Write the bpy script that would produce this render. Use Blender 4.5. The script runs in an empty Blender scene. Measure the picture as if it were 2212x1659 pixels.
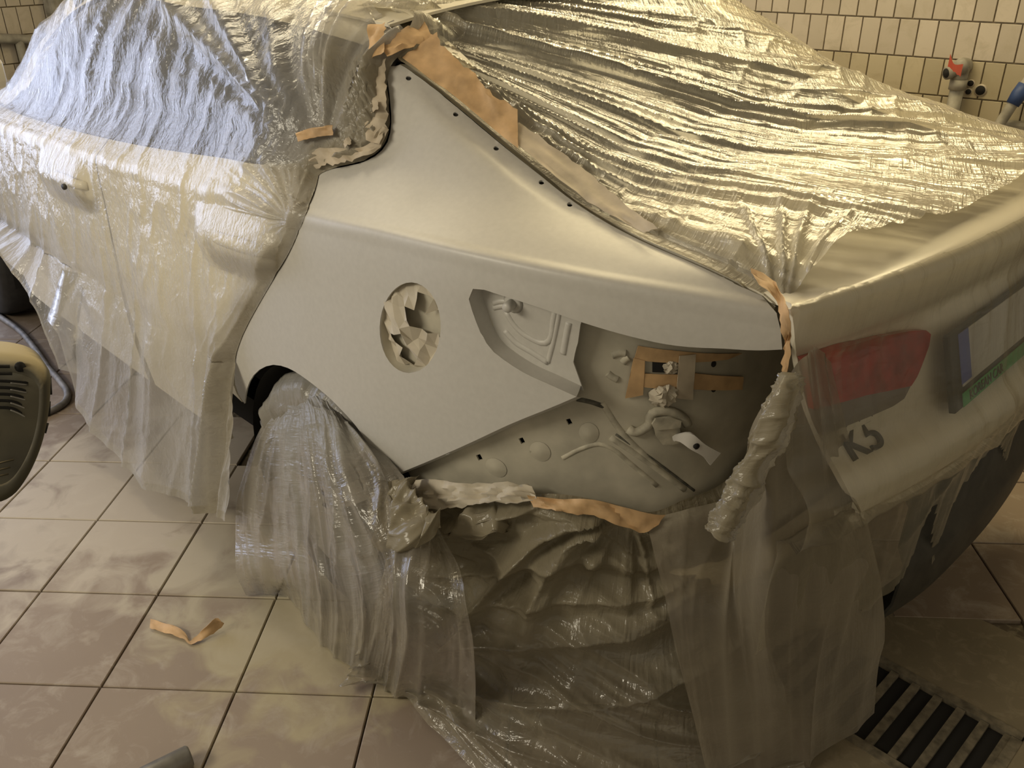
import bpy, bmesh, math, random
import numpy as np
from mathutils import Matrix, Vector
from mathutils.geometry import delaunay_2d_cdt

sc = bpy.context.scene
COL = sc.collection
random.seed(7)
# ---------------------------------------------------------------- camera
W, H = 2212, 1659
F, PITCH, ROLL, HC, YAW, TX, TY = 1898.25, .47676, -.009713, 1.55, .7715, .209, 2.368
FW = np.array([-math.sin(YAW), math.cos(YAW), 0]); LF = np.array([-math.cos(YAW), -math.sin(YAW), 0])
M = np.stack([FW, LF, [0, 0, 1.]])            # survey frame -> car frame (X forward, Y left, Z up, origin under the rear axle)
CAM = M @ (np.array([0, 0, HC]) - np.array([TX, TY, 0]))
_r = np.array([1, 0, 0.]); _f = np.array([0, math.cos(PITCH), -math.sin(PITCH)]); _u = np.array([0, math.sin(PITCH), math.cos(PITCH)])
RT = M @ (_r*math.cos(ROLL) + _u*math.sin(ROLL)); UP = M @ (-_r*math.sin(ROLL) + _u*math.cos(ROLL)); FD = M @ _f
cam = bpy.data.cameras.new('camera'); co = bpy.data.objects.new('camera', cam); COL.objects.link(co)
cam.sensor_fit = 'HORIZONTAL'; cam.sensor_width = 36; cam.lens = F/W*36; cam.clip_start = .02
co.matrix_world = Matrix(((RT[0], UP[0], -FD[0], CAM[0]), (RT[1], UP[1], -FD[1], CAM[1]), (RT[2], UP[2], -FD[2], CAM[2]), (0, 0, 0, 1)))
sc.camera = co
# ---------------------------------------------------------------- light
vs = sc.view_settings
vs.view_transform = 'Standard'; vs.look = 'None'; vs.gamma = 1; vs.use_curve_mapping = False; vs.exposure = 0.0
sc.cycles.transparent_max_bounces = 20; sc.cycles.max_bounces = 6
wd_ = bpy.data.worlds.new('world'); sc.world = wd_; wd_.use_nodes = True
wd_.node_tree.nodes['Background'].inputs[0].default_value = (1, .88, .66, 1)
wd_.node_tree.nodes['Background'].inputs[1].default_value = .38
def area(name, loc, target, sx, sy, power, col):
    l = bpy.data.lights.new(name, 'AREA'); l.shape = 'RECTANGLE'; l.size = sx; l.size_y = sy; l.energy = power; l.color = col
    o = bpy.data.objects.new(name, l); COL.objects.link(o); o.location = loc
    o.rotation_euler = (Vector(target)-Vector(loc)).to_track_quat('-Z', 'Y').to_euler(); return o
area('ceiling_lamp_far_side', (.3, -1.45, 2.75), (.0, -.1, 1.0), 2.4, .40, 46, (1, .82, .46))
area('fill_light_above_boot', (.0, -.9, 2.85), (-.4, -.3, 1.0), 1.5, .35, 17, (1, .83, .50))  # added fill lamp, brightens the top of the boot lid
area('ceiling_lamp_front', (1.9, .5, 2.85), (.6, .6, 0), 1.4, .5, 22, (1, .86, .58))
area('fill_light_near_side', (.7, 3.9, 2.5), (-.1, .9, .5), 1.8, .6, 62, (1, .90, .70))  # added fill light, lifts the near side panel, lower film and floor
area('doorway_daylight', (4.9, 2.2, 1.6), (.9, 1.2, 1.0), 3.2, 2.6, 92, (.62, .71, 1.0))

# ---------------------------------------------------------------- helpers
def ray(u, v):
    return FD + RT*((u-W/2)/F) - UP*((v-H/2)/F)
def proj(P):
    d = np.asarray(P) - CAM; z = d @ FD
    return np.stack([W/2 + F*(d @ RT)/z, H/2 - F*(d @ UP)/z], -1)
def onp(u, v, ax, val):
    d = ray(u, v); i = 'xyz'.index(ax); t = (val-CAM[i])/d[i]; return CAM + t*d
def atd(u, v, dist):
    d = ray(u, v); return CAM + d*(dist/np.linalg.norm(d))
_T = np.random.RandomState(3).rand(64, 64)
def noise(x, y, seed=0):
    x = np.asarray(x, float) + seed*17.31; y = np.asarray(y, float) + seed*7.77
    xi = np.floor(x).astype(int); yi = np.floor(y).astype(int); fx = x-xi; fy = y-yi
    fx = fx*fx*(3-2*fx); fy = fy*fy*(3-2*fy)
    a = _T[xi % 64, yi % 64]; b = _T[(xi+1) % 64, yi % 64]; c = _T[xi % 64, (yi+1) % 64]; d = _T[(xi+1) % 64, (yi+1) % 64]
    return (a*(1-fx)+b*fx)*(1-fy) + (c*(1-fx)+d*fx)*fy
def ridge(x, y, seed=0):
    return 1-np.abs(2*noise(x, y, seed)-1)
def fbm(x, y, seed=0, o=3):
    s = 0; a = .5
    for i in range(o): s = s + a*noise(x*2**i, y*2**i, seed+i); a *= .5
    return s
def sm(a, b, x):
    t = np.clip((np.asarray(x, float)-a)/(b-a), 0, 1); return t*t*(3-2*t)
def hermite(xs, Y, x):
    """cubic through rows Y at xs, evaluated at array x (natural finite-difference tangents)"""
    xs = np.asarray(xs, float); Y = np.asarray(Y, float); x = np.asarray(x, float)
    m = np.gradient(Y, xs, axis=0)
    i = np.clip(np.searchsorted(xs, x)-1, 0, len(xs)-2); h = xs[i+1]-xs[i]; t = (x-xs[i])/h
    sh = (slice(None),)*x.ndim + (None,)*(Y.ndim-1); t = t[sh]; h = h[sh]
    return (2*t**3-3*t**2+1)*Y[i] + (t**3-2*t**2+t)*h*m[i] + (-2*t**3+3*t**2)*Y[i+1] + (t**3-t**2)*h*m[i+1]
class Surf:
    def __init__(s, fn, a0, a1, b0, b1, na=220, nb=160):
        s.fn = fn; s.r = (a0, a1, b0, b1)
        A, B = np.meshgrid(np.linspace(a0, a1, na), np.linspace(b0, b1, nb), indexing='ij')
        s.A, s.B = A, B; s.px = proj(fn(A, B))
    def hit(s, u, v):
        d = (s.px[..., 0]-u)**2 + (s.px[..., 1]-v)**2; i = np.unravel_index(np.argmin(d), d.shape)
        q = np.array([s.A[i], s.B[i]])
        for _ in range(12):
            p0 = proj(s.fn(q[:1], q[1:]))[0]; e = 1e-4
            pa = proj(s.fn(q[:1]+e, q[1:]))[0]; pb = proj(s.fn(q[:1], q[1:]+e))[0]
            J = np.stack([(pa-p0)/e, (pb-p0)/e], 1)
            try: dq = np.linalg.solve(J, np.array([u, v])-p0)
            except Exception: break
            st = np.abs(dq).max(); q = q + dq*min(1, .2/max(st, 1e-9))
            if st < 1e-6: break
        return q
    def hits(s, pts): return np.array([s.hit(*p) for p in pts])
    def at(s, q): q = np.asarray(q); return s.fn(q[..., 0], q[..., 1])
    def px3(s, u, v): return s.at(s.hit(u, v)[None])[0]
    def normal(s, q):
        q = np.asarray(q); e = 2e-3
        da = s.at(q+[e, 0])-s.at(q-[e, 0]); db = s.at(q+[0, e])-s.at(q-[0, e])
        n = np.cross(da, db); n /= np.linalg.norm(n, axis=-1, keepdims=True)+1e-12
        f = np.sign(((CAM-s.at(q))*n).sum(-1, keepdims=True)); return n*np.where(f == 0, 1, f)
def inpoly(P, poly):
    x, y = P[:, 0], P[:, 1]; c = np.zeros(len(P), bool); n = len(poly); j = n-1
    for i in range(n):
        xi, yi = poly[i]; xj, yj = poly[j]
        k = ((yi > y) != (yj > y)) & (x < (xj-xi)*(y-yi)/((yj-yi) or 1e-12)+xi); c ^= k; j = i
    return c
def resample(poly, step, closed=True):
    poly = np.asarray(poly, float); out = []
    n = len(poly)
    for i in range(n if closed else n-1):
        a, b = poly[i], poly[(i+1) % n]; k = max(1, int(round(np.linalg.norm(b-a)/step)))
        for j in range(k): out.append(a+(b-a)*j/k)
    if not closed: out.append(poly[-1])
    return np.array(out)
def smooth_line(pts, n):
    pts = np.asarray(pts, float); d = np.r_[0, np.cumsum(np.linalg.norm(np.diff(pts, axis=0), axis=1))]
    return hermite(d, pts, np.linspace(0, d[-1], n))
def cdt(outline, holes=(), step=.02, sa=1., sb=1.):
    """triangulate a region of parameter space; sa, sb scale the two parameters to about metres"""
    S = np.array([sa, sb]); ol = resample(np.asarray(outline)*S, step*.7); hs = [np.asarray(h)*S for h in holes]
    V = list(ol); E = [(i, (i+1) % len(ol)) for i in range(len(ol))]
    for h in hs:
        b = len(V); V += list(h); E += [(b+i, b+(i+1) % len(h)) for i in range(len(h))]
    lo = ol.min(0); hi = ol.max(0)
    gx, gy = np.meshgrid(np.arange(lo[0]+step/2, hi[0], step), np.arange(lo[1]+step/2, hi[1], step), indexing='ij')
    gx[:, ::2] += step*.25
    G = np.stack([gx.ravel(), gy.ravel()], 1); k = inpoly(G, ol)
    for h in hs: k &= ~inpoly(G, h)
    G = G[k]
    allb = np.array(V)
    if len(G):
        dm = np.min(((G[:, None]-allb[None])**2).sum(-1), 1) if len(G)*len(allb) < 4e7 else np.full(len(G), 9.)
        G = G[dm > (step*.4)**2]
    vv = [Vector(p) for p in V] + [Vector(p) for p in G]
    r = delaunay_2d_cdt(vv, E, [], 0, 1e-7)
    P = np.array([tuple(v) for v in r[0]]); T = np.array([f for f in r[2] if len(f) == 3])
    cen = P[T].mean(1); k = inpoly(cen, ol)
    for h in hs: k &= ~inpoly(cen, h)
    return P/S, T[k]
def mesh_obj(name, V, Fc, mat, parent=None, smooth=True, attr=None, uv=None, solid=0, soff=-1):
    me = bpy.data.meshes.new(name); me.from_pydata([tuple(map(float, v)) for v in V], [], [tuple(map(int, f)) for f in Fc])
    if smooth: me.polygons.foreach_set('use_smooth', [True]*len(me.polygons))
    if attr is not None:
        a = me.attributes.new('dust', 'FLOAT', 'POINT'); a.data.foreach_set('value', np.asarray(attr, np.float32).ravel())
    if uv is not None:
        l = me.uv_layers.new(name='uv'); vi = np.zeros(len(me.loops), int); me.loops.foreach_get('vertex_index', vi)
        l.data.foreach_set('uv', np.asarray(uv, np.float32).reshape(-1, 2)[vi].ravel())
    me.materials.append(mat); me.update()
    o = bpy.data.objects.new(name, me); COL.objects.link(o)
    if parent is not None: o.parent = parent
    if solid:
        md = o.modifiers.new('thickness', 'SOLIDIFY'); md.thickness = solid; md.offset = soff
        if smooth: md = o.modifiers.new('crisp_rim', 'EDGE_SPLIT'); md.split_angle = math.radians(50)
    return o
def face_cam(V, T, out=None):
    """flip triangles so that they face OUT (a point outside, default the camera)"""
    V = np.asarray(V); T = np.asarray(T); out = CAM if out is None else np.asarray(out)
    n = np.cross(V[T[:, 1]]-V[T[:, 0]], V[T[:, 2]]-V[T[:, 0]]); s = ((out-V[T[:, 0]])*n).sum(1) < 0
    T = T.copy(); T[s] = T[s][:, ::-1]; return T
def trimmed(name, surf, outline, mat, parent=None, holes=(), step=.02, sa=1, sb=1, off=0., solid=0., smooth=True, disp=None):
    P, T = cdt(outline, holes, step, sa, sb); V = surf.at(P)
    if off or disp is not None:
        n = surf.normal(P); V = V + n*(off + (disp(P) if disp else 0.))[..., None] if disp else V + n*off
    T = face_cam(V, T); return mesh_obj(name, V, T, mat, parent, smooth, solid=solid)
def gridfaces(n, m):
    i, j = np.meshgrid(np.arange(n-1), np.arange(m-1), indexing='ij'); a = i*m+j
    return np.stack([a, a+1, a+m+1, a+m], -1).reshape(-1, 4)
def grid_obj(name, P, mat, parent=None, attr=None, uv=None, mask=None, smooth=True, solid=0, out=None):
    n, m = P.shape[:2]; Fc = gridfaces(n, m)
    if mask is not None: Fc = Fc[mask.ravel()[Fc].all(1)]
    V = P.reshape(-1, 3); nn = np.cross(V[Fc[:, 1]]-V[Fc[:, 0]], V[Fc[:, 3]]-V[Fc[:, 0]]).mean(0)
    c = V[Fc].mean((0, 1)); o = CAM if out is None else np.asarray(out)
    if (o-c) @ nn < 0: Fc = Fc[:, ::-1]
    return mesh_obj(name, V, Fc, mat, parent, smooth, attr, uv, solid)
def tube(name, pts, rad, mat, parent=None, n=10, cap=True, hollow=False):
    pts = np.asarray(pts, float); rad = np.broadcast_to(rad, (len(pts),)); t = np.gradient(pts, axis=0); t /= np.linalg.norm(t, axis=1, keepdims=True)
    up = np.array([0, 0, 1.]) if abs(t[0][2]) < .9 else np.array([1., 0, 0]); V = []
    a = np.linspace(0, 2*math.pi, n, endpoint=False)
    for p, d, r in zip(pts, t, rad):
        x = np.cross(d, up); x /= np.linalg.norm(x); y = np.cross(x, d); up = y
        V += list(p + r*(np.cos(a)[:, None]*x + np.sin(a)[:, None]*y))
    Fc = []
    for i in range(len(pts)-1):
        for j in range(n): k = (j+1) % n; Fc.append((i*n+j, i*n+k, (i+1)*n+k, (i+1)*n+j))
    if cap: Fc += [tuple(range(n))[::-1], tuple(range((len(pts)-1)*n, len(pts)*n))]
    return mesh_obj(name, V, Fc, mat, parent, True, solid=.004 if hollow else 0)
def box_vf(c, sx, sy, sz, R=None):
    V = np.array([[x, y, z] for x in (-.5, .5) for y in (-.5, .5) for z in (-.5, .5)])*[sx, sy, sz]
    if R is not None: V = V @ np.asarray(R).T
    return V+np.asarray(c), [(0, 1, 3, 2), (4, 6, 7, 5), (0, 4, 5, 1), (2, 3, 7, 6), (0, 2, 6, 4), (1, 5, 7, 3)]
def box(name, c, sx, sy, sz, mat, parent=None, R=None, bevel=0):
    V, Fc = box_vf(c, sx, sy, sz, R); o = mesh_obj(name, V, Fc, mat, parent, False)
    if bevel:
        b = o.modifiers.new('bevel', 'BEVEL'); b.width = bevel; b.segments = 2
    return o
def empty(name, loc=(0, 0, 0)):
    o = bpy.data.objects.new(name, None); COL.objects.link(o); o.location = loc; o.empty_display_size = .1; return o
def tag(o, label=None, cat=None, group=None, kind=None):
    if label: o['label'] = label
    if cat: o['category'] = cat
    if group: o['group'] = group
    if kind: o['kind'] = kind
    return o
# ---------------------------------------------------------------- materials
def mat_new(name):
    m = bpy.data.materials.new(name); m.use_nodes = True; nt = m.node_tree; b = nt.nodes.get('Principled BSDF'); return m, nt, b
def nd(nt, t, **k):
    n = nt.nodes.new(t)
    for a, v in k.items():
        if a.startswith('i_'):
            s = a[2:]; n.inputs[int(s) if s.isdigit() else s].default_value = v
        else: setattr(n, a, v)
    return n
def ramp(nt, fac, stops):
    r = nt.nodes.new('ShaderNodeValToRGB'); cr = r.color_ramp
    while len(cr.elements) < len(stops): cr.elements.new(.5)
    for e, (p, c) in zip(cr.elements, stops): e.position = p; e.color = c if len(c) == 4 else (*c, 1)
    nt.links.new(fac, r.inputs[0]); return r.outputs[0]
def mix(nt, fac, a, b, mode='MIX'):
    m = nt.nodes.new('ShaderNodeMix'); m.data_type = 'RGBA'; m.blend_type = mode
    for s, v in ((m.inputs[0], fac), (m.inputs[6], a), (m.inputs[7], b)):
        if hasattr(v, 'node'): nt.links.new(v, s)
        else: s.default_value = v if not isinstance(v, tuple) or len(v) == 4 else (*v, 1)
    return m.outputs[2]
def simple(name, col, rough=.5, metal=0, nscale=0, namt=.15, bump=0, spec=.5):
    m, nt, b = mat_new(name); b.inputs['Roughness'].default_value = rough; b.inputs['Metallic'].default_value = metal
    b.inputs['Specular IOR Level'].default_value = spec; b.inputs['Base Color'].default_value = (*col, 1)
    if nscale:
        tc = nd(nt, 'ShaderNodeTexCoord'); n = nd(nt, 'ShaderNodeTexNoise', i_Scale=nscale, i_Detail=5.)
        nt.links.new(tc.outputs['Object'], n.inputs['Vector'])
        lo = tuple(c*(1-namt) for c in col); hi = tuple(min(1, c*(1+namt)) for c in col)
        nt.links.new(ramp(nt, n.outputs[0], [(.3, lo), (.7, hi)]), b.inputs['Base Color'])
        if bump:
            bp = nd(nt, 'ShaderNodeBump', i_Strength=bump, i_Distance=.004); nt.links.new(n.outputs[0], bp.inputs['Height']); nt.links.new(bp.outputs[0], b.inputs['Normal'])
    return m
def film_mat(name, haze=.2, tint=(.86, .84, .78), gloss=.10, fgain=1.6, sx=60, sy=8, bump=.5, dustcol=(.40, .36, .28)):
    m, nt, b = mat_new(name); nt.nodes.remove(b); out = nt.nodes['Material Output']; L = nt.links.new
    uvn = nd(nt, 'ShaderNodeUVMap'); uvn.uv_map = 'uv'
    def tex(ax, ay, det, dist, seed):
        mp = nd(nt, 'ShaderNodeMapping'); mp.inputs['Scale'].default_value = (ax, ay, 1); mp.inputs['Location'].default_value = (seed, seed*.7, 0)
        L(uvn.outputs[0], mp.inputs[0]); n = nd(nt, 'ShaderNodeTexNoise', i_Scale=1., i_Detail=det, i_Distortion=dist); L(mp.outputs[0], n.inputs['Vector']); return n.outputs[0]
    n1 = tex(sx, sy, 4., .6, 3.1); n2 = tex(sy*2.2, sx*.9, 3., 1.2, 9.3); n3 = tex(14, 11, 3., 1.5, 5.5)
    ad = nd(nt, 'ShaderNodeMath', operation='ADD'); L(n1, ad.inputs[0])
    mu = nd(nt, 'ShaderNodeMath', operation='MULTIPLY', i_1=.55); L(n2, mu.inputs[0]); L(mu.outputs[0], ad.inputs[1])
    ad2 = nd(nt, 'ShaderNodeMath', operation='ADD'); L(ad.outputs[0], ad2.inputs[0])
    mu3 = nd(nt, 'ShaderNodeMath', operation='MULTIPLY', i_1=1.4); L(n3, mu3.inputs[0]); L(mu3.outputs[0], ad2.inputs[1])
    bp = nd(nt, 'ShaderNodeBump', i_Strength=bump, i_Distance=.008); L(ad2.outputs[0], bp.inputs['Height'])
    at = nd(nt, 'ShaderNodeAttribute'); at.attribute_name = 'dust'  # carries overspray dust and the painted fold bands
    tr = nd(nt, 'ShaderNodeBsdfTransparent'); tr.inputs[0].default_value = (.97, .96, .93, 1)
    col = mix(nt, at.outputs['Fac'], tint, dustcol)
    df = nd(nt, 'ShaderNodeBsdfDiffuse'); L(col, df.inputs[0]); L(bp.outputs[0], df.inputs['Normal'])
    tl = nd(nt, 'ShaderNodeBsdfTranslucent'); L(col, tl.inputs[0]); L(bp.outputs[0], tl.inputs['Normal'])
    dm = nd(nt, 'ShaderNodeMixShader', i_0=.4); L(df.outputs[0], dm.inputs[1]); L(tl.outputs[0], dm.inputs[2])
    lw = nd(nt, 'ShaderNodeLayerWeight', i_Blend=.5); L(bp.outputs[0], lw.inputs['Normal'])
    pw = nd(nt, 'ShaderNodeMath', operation='POWER', i_1=2.5); L(lw.outputs['Facing'], pw.inputs[0])
    h1 = nd(nt, 'ShaderNodeMath', operation='MULTIPLY_ADD', i_1=.45, i_2=haze); L(pw.outputs[0], h1.inputs[0])
    h2 = nd(nt, 'ShaderNodeMath', operation='MULTIPLY_ADD', i_1=.85); L(at.outputs['Fac'], h2.inputs[0]); L(h1.outputs[0], h2.inputs[2]); h2.use_clamp = True
    s1 = nd(nt, 'ShaderNodeMixShader'); L(h2.outputs[0], s1.inputs[0]); L(tr.outputs[0], s1.inputs[1]); L(dm.outputs[0], s1.inputs[2])
    gl = nd(nt, 'ShaderNodeBsdfGlossy'); gl.inputs['Roughness'].default_value = gloss; gl.inputs[0].default_value = (1, 1, 1, 1); L(bp.outputs[0], gl.inputs['Normal'])
    fr = nd(nt, 'ShaderNodeFresnel', i_IOR=1.5); L(bp.outputs[0], fr.inputs['Normal'])
    fg = nd(nt, 'ShaderNodeMath', operation='MULTIPLY', i_1=fgain); L(fr.outputs[0], fg.inputs[0])
    iv = nd(nt, 'ShaderNodeMath', operation='MULTIPLY_ADD', i_1=-.75, i_2=1.); L(at.outputs['Fac'], iv.inputs[0])
    f2 = nd(nt, 'ShaderNodeMath', operation='MULTIPLY'); f2.use_clamp = True; L(fg.outputs[0], f2.inputs[0]); L(iv.outputs[0], f2.inputs[1])
    s2 = nd(nt, 'ShaderNodeMixShader'); L(f2.outputs[0], s2.inputs[0]); L(s1.outputs[0], s2.inputs[1]); L(gl.outputs[0], s2.inputs[2])
    L(s2.outputs[0], out.inputs['Surface']); return m
MT = {}
MT['primer'] = simple('grey_primer', (.50, .485, .45), .42, nscale=90, namt=.035)
MT['inner'] = simple('sprayed_inner_metal', (.44, .41, .33), .6, nscale=9, namt=.26)
MT['white'] = simple('cream_white_paint', (.78, .73, .60), .25, nscale=3, namt=.03)
MT['dark'] = simple('cavity_shade', (.012, .011, .010), .9)  # near-black standing in for the shade in holes, slots and cavities
MT['black'] = simple('black_plastic', (.03, .028, .022), .55, nscale=20, namt=.4)
MT['glass'] = simple('tinted_glass', (.035, .036, .037), .08)
MT['rubber'] = simple('tyre_rubber', (.022, .021, .02), .7, nscale=30, namt=.3)
MT['alloy'] = simple('alloy_rim', (.45, .44, .42), .35, metal=.8)
MT['tape'] = simple('masking_tape', (.53, .345, .175), .6, nscale=25, namt=.22, bump=.25)
MT['tapedust'] = simple('sprayed_masking_tape', (.47, .40, .30), .65, nscale=18, namt=.2, bump=.3)
MT['paper'] = simple('sprayed_masking_paper', (.50, .45, .36), .75, nscale=14, namt=.15)
MT['red'] = simple('red_lens', (.36, .02, .016), .2, nscale=30, namt=.3)
MT['lensgrey'] = simple('smoked_lens', (.20, .18, .16), .25)
MT['green'] = simple('green_strip', (.03, .38, .10), .5)
MT['orange'] = simple('orange_strip', (.55, .12, .03), .5)
MT['blue'] = simple('blue_band', (.06, .10, .42), .5)
MT['plate'] = simple('plate_white', (.60, .58, .54), .45, nscale=9, namt=.1)
MT['ink'] = simple('black_ink', (.01, .012, .01), .6)
MT['badge'] = simple('dark_badge', (.10, .10, .10), .3, metal=.6)
MT['bracket'] = simple('white_bracket', (.68, .66, .62), .4)
# ---------------------------------------------------------------- setting: floor
def dusty(name, base, base2, dust, scale, yellow=None):
    """ceramic / plaster with worn colour patches; overspray lies where it fell, in room coordinates"""
    m, nt, b = mat_new(name); L = nt.links.new
    g = nd(nt, 'ShaderNodeNewGeometry'); n1 = nd(nt, 'ShaderNodeTexNoise', i_Scale=scale, i_Detail=6.); n2 = nd(nt, 'ShaderNodeTexNoise', i_Scale=scale*4.6, i_Detail=12., i_Roughness=.68, i_Distortion=.9)
    L(g.outputs['Position'], n1.inputs['Vector']); L(g.outputs['Position'], n2.inputs['Vector'])
    oi = nd(nt, 'ShaderNodeObjectInfo')
    c = mix(nt, ramp(nt, n1.outputs[0], [(.35, (0, 0, 0)), (.65, (1, 1, 1))]), base, base2)
    c = mix(nt, .5, c, mix(nt, oi.outputs['Random'], tuple(x*.86 for x in base), tuple(x*1.1 for x in base2)))
    c = mix(nt, ramp(nt, n2.outputs[0], [(.5, (0, 0, 0)), (.72, (.75, .75, .75))]), c, dust)
    if yellow is not None:
        for (px, py, pz, rad, colr, amt) in yellow:
            ds = nd(nt, 'ShaderNodeVectorMath', operation='DISTANCE'); L(g.outputs['Position'], ds.inputs[0]); ds.inputs[1].default_value = (px, py, pz)
            ma = nd(nt, 'ShaderNodeMath', operation='DIVIDE', i_1=rad); L(ds.outputs['Value'], ma.inputs[0])
            n3 = nd(nt, 'ShaderNodeTexNoise', i_Scale=7., i_Detail=9., i_Distortion=.8); L(g.outputs['Position'], n3.inputs['Vector'])
            sb = nd(nt, 'ShaderNodeMath', operation='MULTIPLY_ADD', i_1=2.2, i_2=-.1); L(n3.outputs[0], sb.inputs[0])
            s2 = nd(nt, 'ShaderNodeMath', operation='SUBTRACT'); L(sb.outputs[0], s2.inputs[0]); L(ma.outputs[0], s2.inputs[1])
            mm = nd(nt, 'ShaderNodeMath', operation='MULTIPLY', i_1=2.2*amt); mm.use_clamp = True; L(s2.outputs[0], mm.inputs[0])
            mn = nd(nt, 'ShaderNodeMath', operation='MINIMUM', i_1=amt); L(mm.outputs[0], mn.inputs[0])
            c = mix(nt, mn.outputs[0], c, colr)
    L(c, b.inputs['Base Color']); b.inputs['Roughness'].default_value = .5; b.inputs['Specular IOR Level'].default_value = .35
    bp = nd(nt, 'ShaderNodeBump', i_Strength=.15, i_Distance=.003); L(n2.outputs[0], bp.inputs['Height']); L(bp.outputs[0], b.inputs['Normal'])
    return m
pw = onp(700, 1340, 'z', 0); pw2 = onp(330, 1060, 'z', 0); pw3 = onp(560, 1240, 'z', 0)
MT['floortile'] = dusty('floor_tile_glaze', (.235, .18, .135), (.29, .23, .175), (.43, .375, .31), 2.2,
                        [(pw[0], pw[1], 0, .40, (.46, .405, .25), .65), (pw2[0], pw2[1], 0, .62, (.54, .48, .39), .75), (pw3[0], pw3[1], 0, .35, (.45, .40, .29), .5)])
MT['grout'] = dusty('floor_grout', (.07, .055, .04), (.12, .095, .065), (.5, .44, .3), 5)
MT['walltile'] = dusty('wall_tile_glaze', (.44, .385, .30), (.52, .46, .37), (.38, .33, .24), 2.5)
MT['walltile2'] = dusty('stained_wall_tile_glaze', (.41, .355, .24), (.47, .41, .285), (.37, .31, .20), 2.5)
MT['wallgrout'] = dusty('wall_grout', (.13, .10, .06), (.20, .16, .10), (.30, .24, .15), 6)
MT['concrete'] = dusty('drain_concrete', (.19, .16, .105), (.27, .225, .15), (.34, .29, .20), 5)
MT['ceil'] = simple('ceiling_paint', (.55, .50, .42), .9)
MT['steelgrey'] = simple('painted_pipe', (.30, .28, .23), .55, nscale=18, namt=.3)
MT['redpaint'] = simple('red_valve_handle', (.42, .07, .035), .5)
MT['galv'] = simple('dull_metal', (.26, .25, .23), .4, metal=.5, nscale=20, namt=.3)
MT['rust'] = simple('rusty_grate_bar', (.17, .145, .10), .8, nscale=40, namt=.45, bump=.5)
MT['cable'] = simple('dusty_cable', (.17, .16, .15), .6, nscale=25, namt=.5)

TH = -.05824760; TS = .20457*HC
ta = M @ np.array([math.cos(TH), math.sin(TH), 0]); tb = M @ np.array([math.sin(TH), -math.cos(TH), 0])
t0 = M @ (np.array([-.99156*HC, 1.59917*HC, 0]) - np.array([TX, TY, 0])); t0[2] = 0
floor = mesh_obj('floor', [(-4, -3.2, -.012), (6.5, -3.2, -.012), (6.5, 5, -.012), (-4, 5, -.012)], [(0, 1, 2, 3)], MT['grout'], smooth=False); tag(floor, kind='structure')
def tile_mesh(name, sx, sy, h, mat, bev=.004):
    bm = bmesh.new(); x, y = sx/2, sy/2
    lo = [bm.verts.new((a*x, b*y, 0)) for a, b in ((-1, -1), (1, -1), (1, 1), (-1, 1))]
    mi = [bm.verts.new((a*x, b*y, h-bev)) for a, b in ((-1, -1), (1, -1), (1, 1), (-1, 1))]
    hi = [bm.verts.new((a*(x-bev), b*(y-bev), h)) for a, b in ((-1, -1), (1, -1), (1, 1), (-1, 1))]
    bm.faces.new(hi)
    for p, q in ((lo, mi), (mi, hi)):
        for i in range(4): bm.faces.new((p[i], p[(i+1) % 4], q[(i+1) % 4], q[i]))
    me = bpy.data.meshes.new(name); bm.to_mesh(me); bm.free(); me.materials.append(mat); return me
ftm = tile_mesh('tile', TS-.0045, TS-.0045, .012, MT['floortile'], .002)
rz = math.atan2(ta[1], ta[0])
grate_q = np.array([onp(*q, 'z', 0) for q in ((1690, 1600), (1890, 1400), (2240, 1585), (2060, 1790))])[:, :2]
nt_ = 0
ga0, ga1, gb0 = onp(1899, 1432, 'z', 0), onp(2189, 1592, 'z', 0), onp(1838, 1580, 'z', 0)
gex = ga1-ga0; gLx = np.linalg.norm(gex); gex /= gLx; gey = gb0-ga0; gey -= gex*(gey @ gex); gLy = np.linalg.norm(gey); gey /= gLy
for i in range(-8, 20):
    for j in range(-10, 6):
        c = t0 + ta*(i+.5)*TS + tb*(j+.5)*TS
        q = proj(np.array([c]))[0]
        if (c-CAM) @ FD < .2 or not (-330 < q[0] < 2560 and -200 < q[1] < 2000) or c[1] < -2.1 or c[0] > 3.9: continue
        gl_ = (c-ga0) @ gex, (c-ga0) @ gey
        if gl_[0] < gLx+.21 and -.21 < gl_[1] < gLy+.21: continue
        o = bpy.data.objects.new('tile', ftm); COL.objects.link(o); o.parent = floor
        o.location = (c[0], c[1], -.012+random.uniform(-.0008, .0008)); o.rotation_euler = (0, 0, rz+random.choice((0, 1, 2, 3))*math.pi/2); nt_ += 1
# ---------------------------------------------------------------- walls
WA = math.radians(51.186)-YAW
wdir = np.array([math.cos(WA), math.sin(WA), 0]); wnor = np.array([-math.sin(WA), math.cos(WA), 0])
DR, DF = 4.15, 5.5
def wallpt(u, z, k):          # k 'r': right wall, u along wdir ; 'f': front wall, u along -wnor
    b = np.array([CAM[0], CAM[1], 0])
    return b + (wdir*u - wnor*DR if k == 'r' else wdir*DF + wnor*u) + np.array([0, 0, z])
def wallhit(px, py, k):
    d = ray(px, py); t = -DR/(d @ wnor) if k == 'r' else DF/(d @ wdir); P = CAM+t*d; Q = P-[CAM[0], CAM[1], 0]
    return (Q @ wdir if k == 'r' else Q @ wnor), P[2]
def wallslab(name, k, u0, u1, h, mat):
    n = wnor if k == 'r' else -wdir
    a, b = wallpt(u0, 0, k), wallpt(u1, 0, k); V = []
    for p in (a, b):
        for off in (0, -.12):
            for z in (-.012, h): V.append(p+n*off+np.array([0, 0, z]))
    return tag(mesh_obj(name, V, [(0, 1, 5, 4), (2, 6, 7, 3), (0, 2, 3, 1), (4, 5, 7, 6), (1, 3, 7, 5), (0, 4, 6, 2)], mat, smooth=False), kind='structure')
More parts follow.
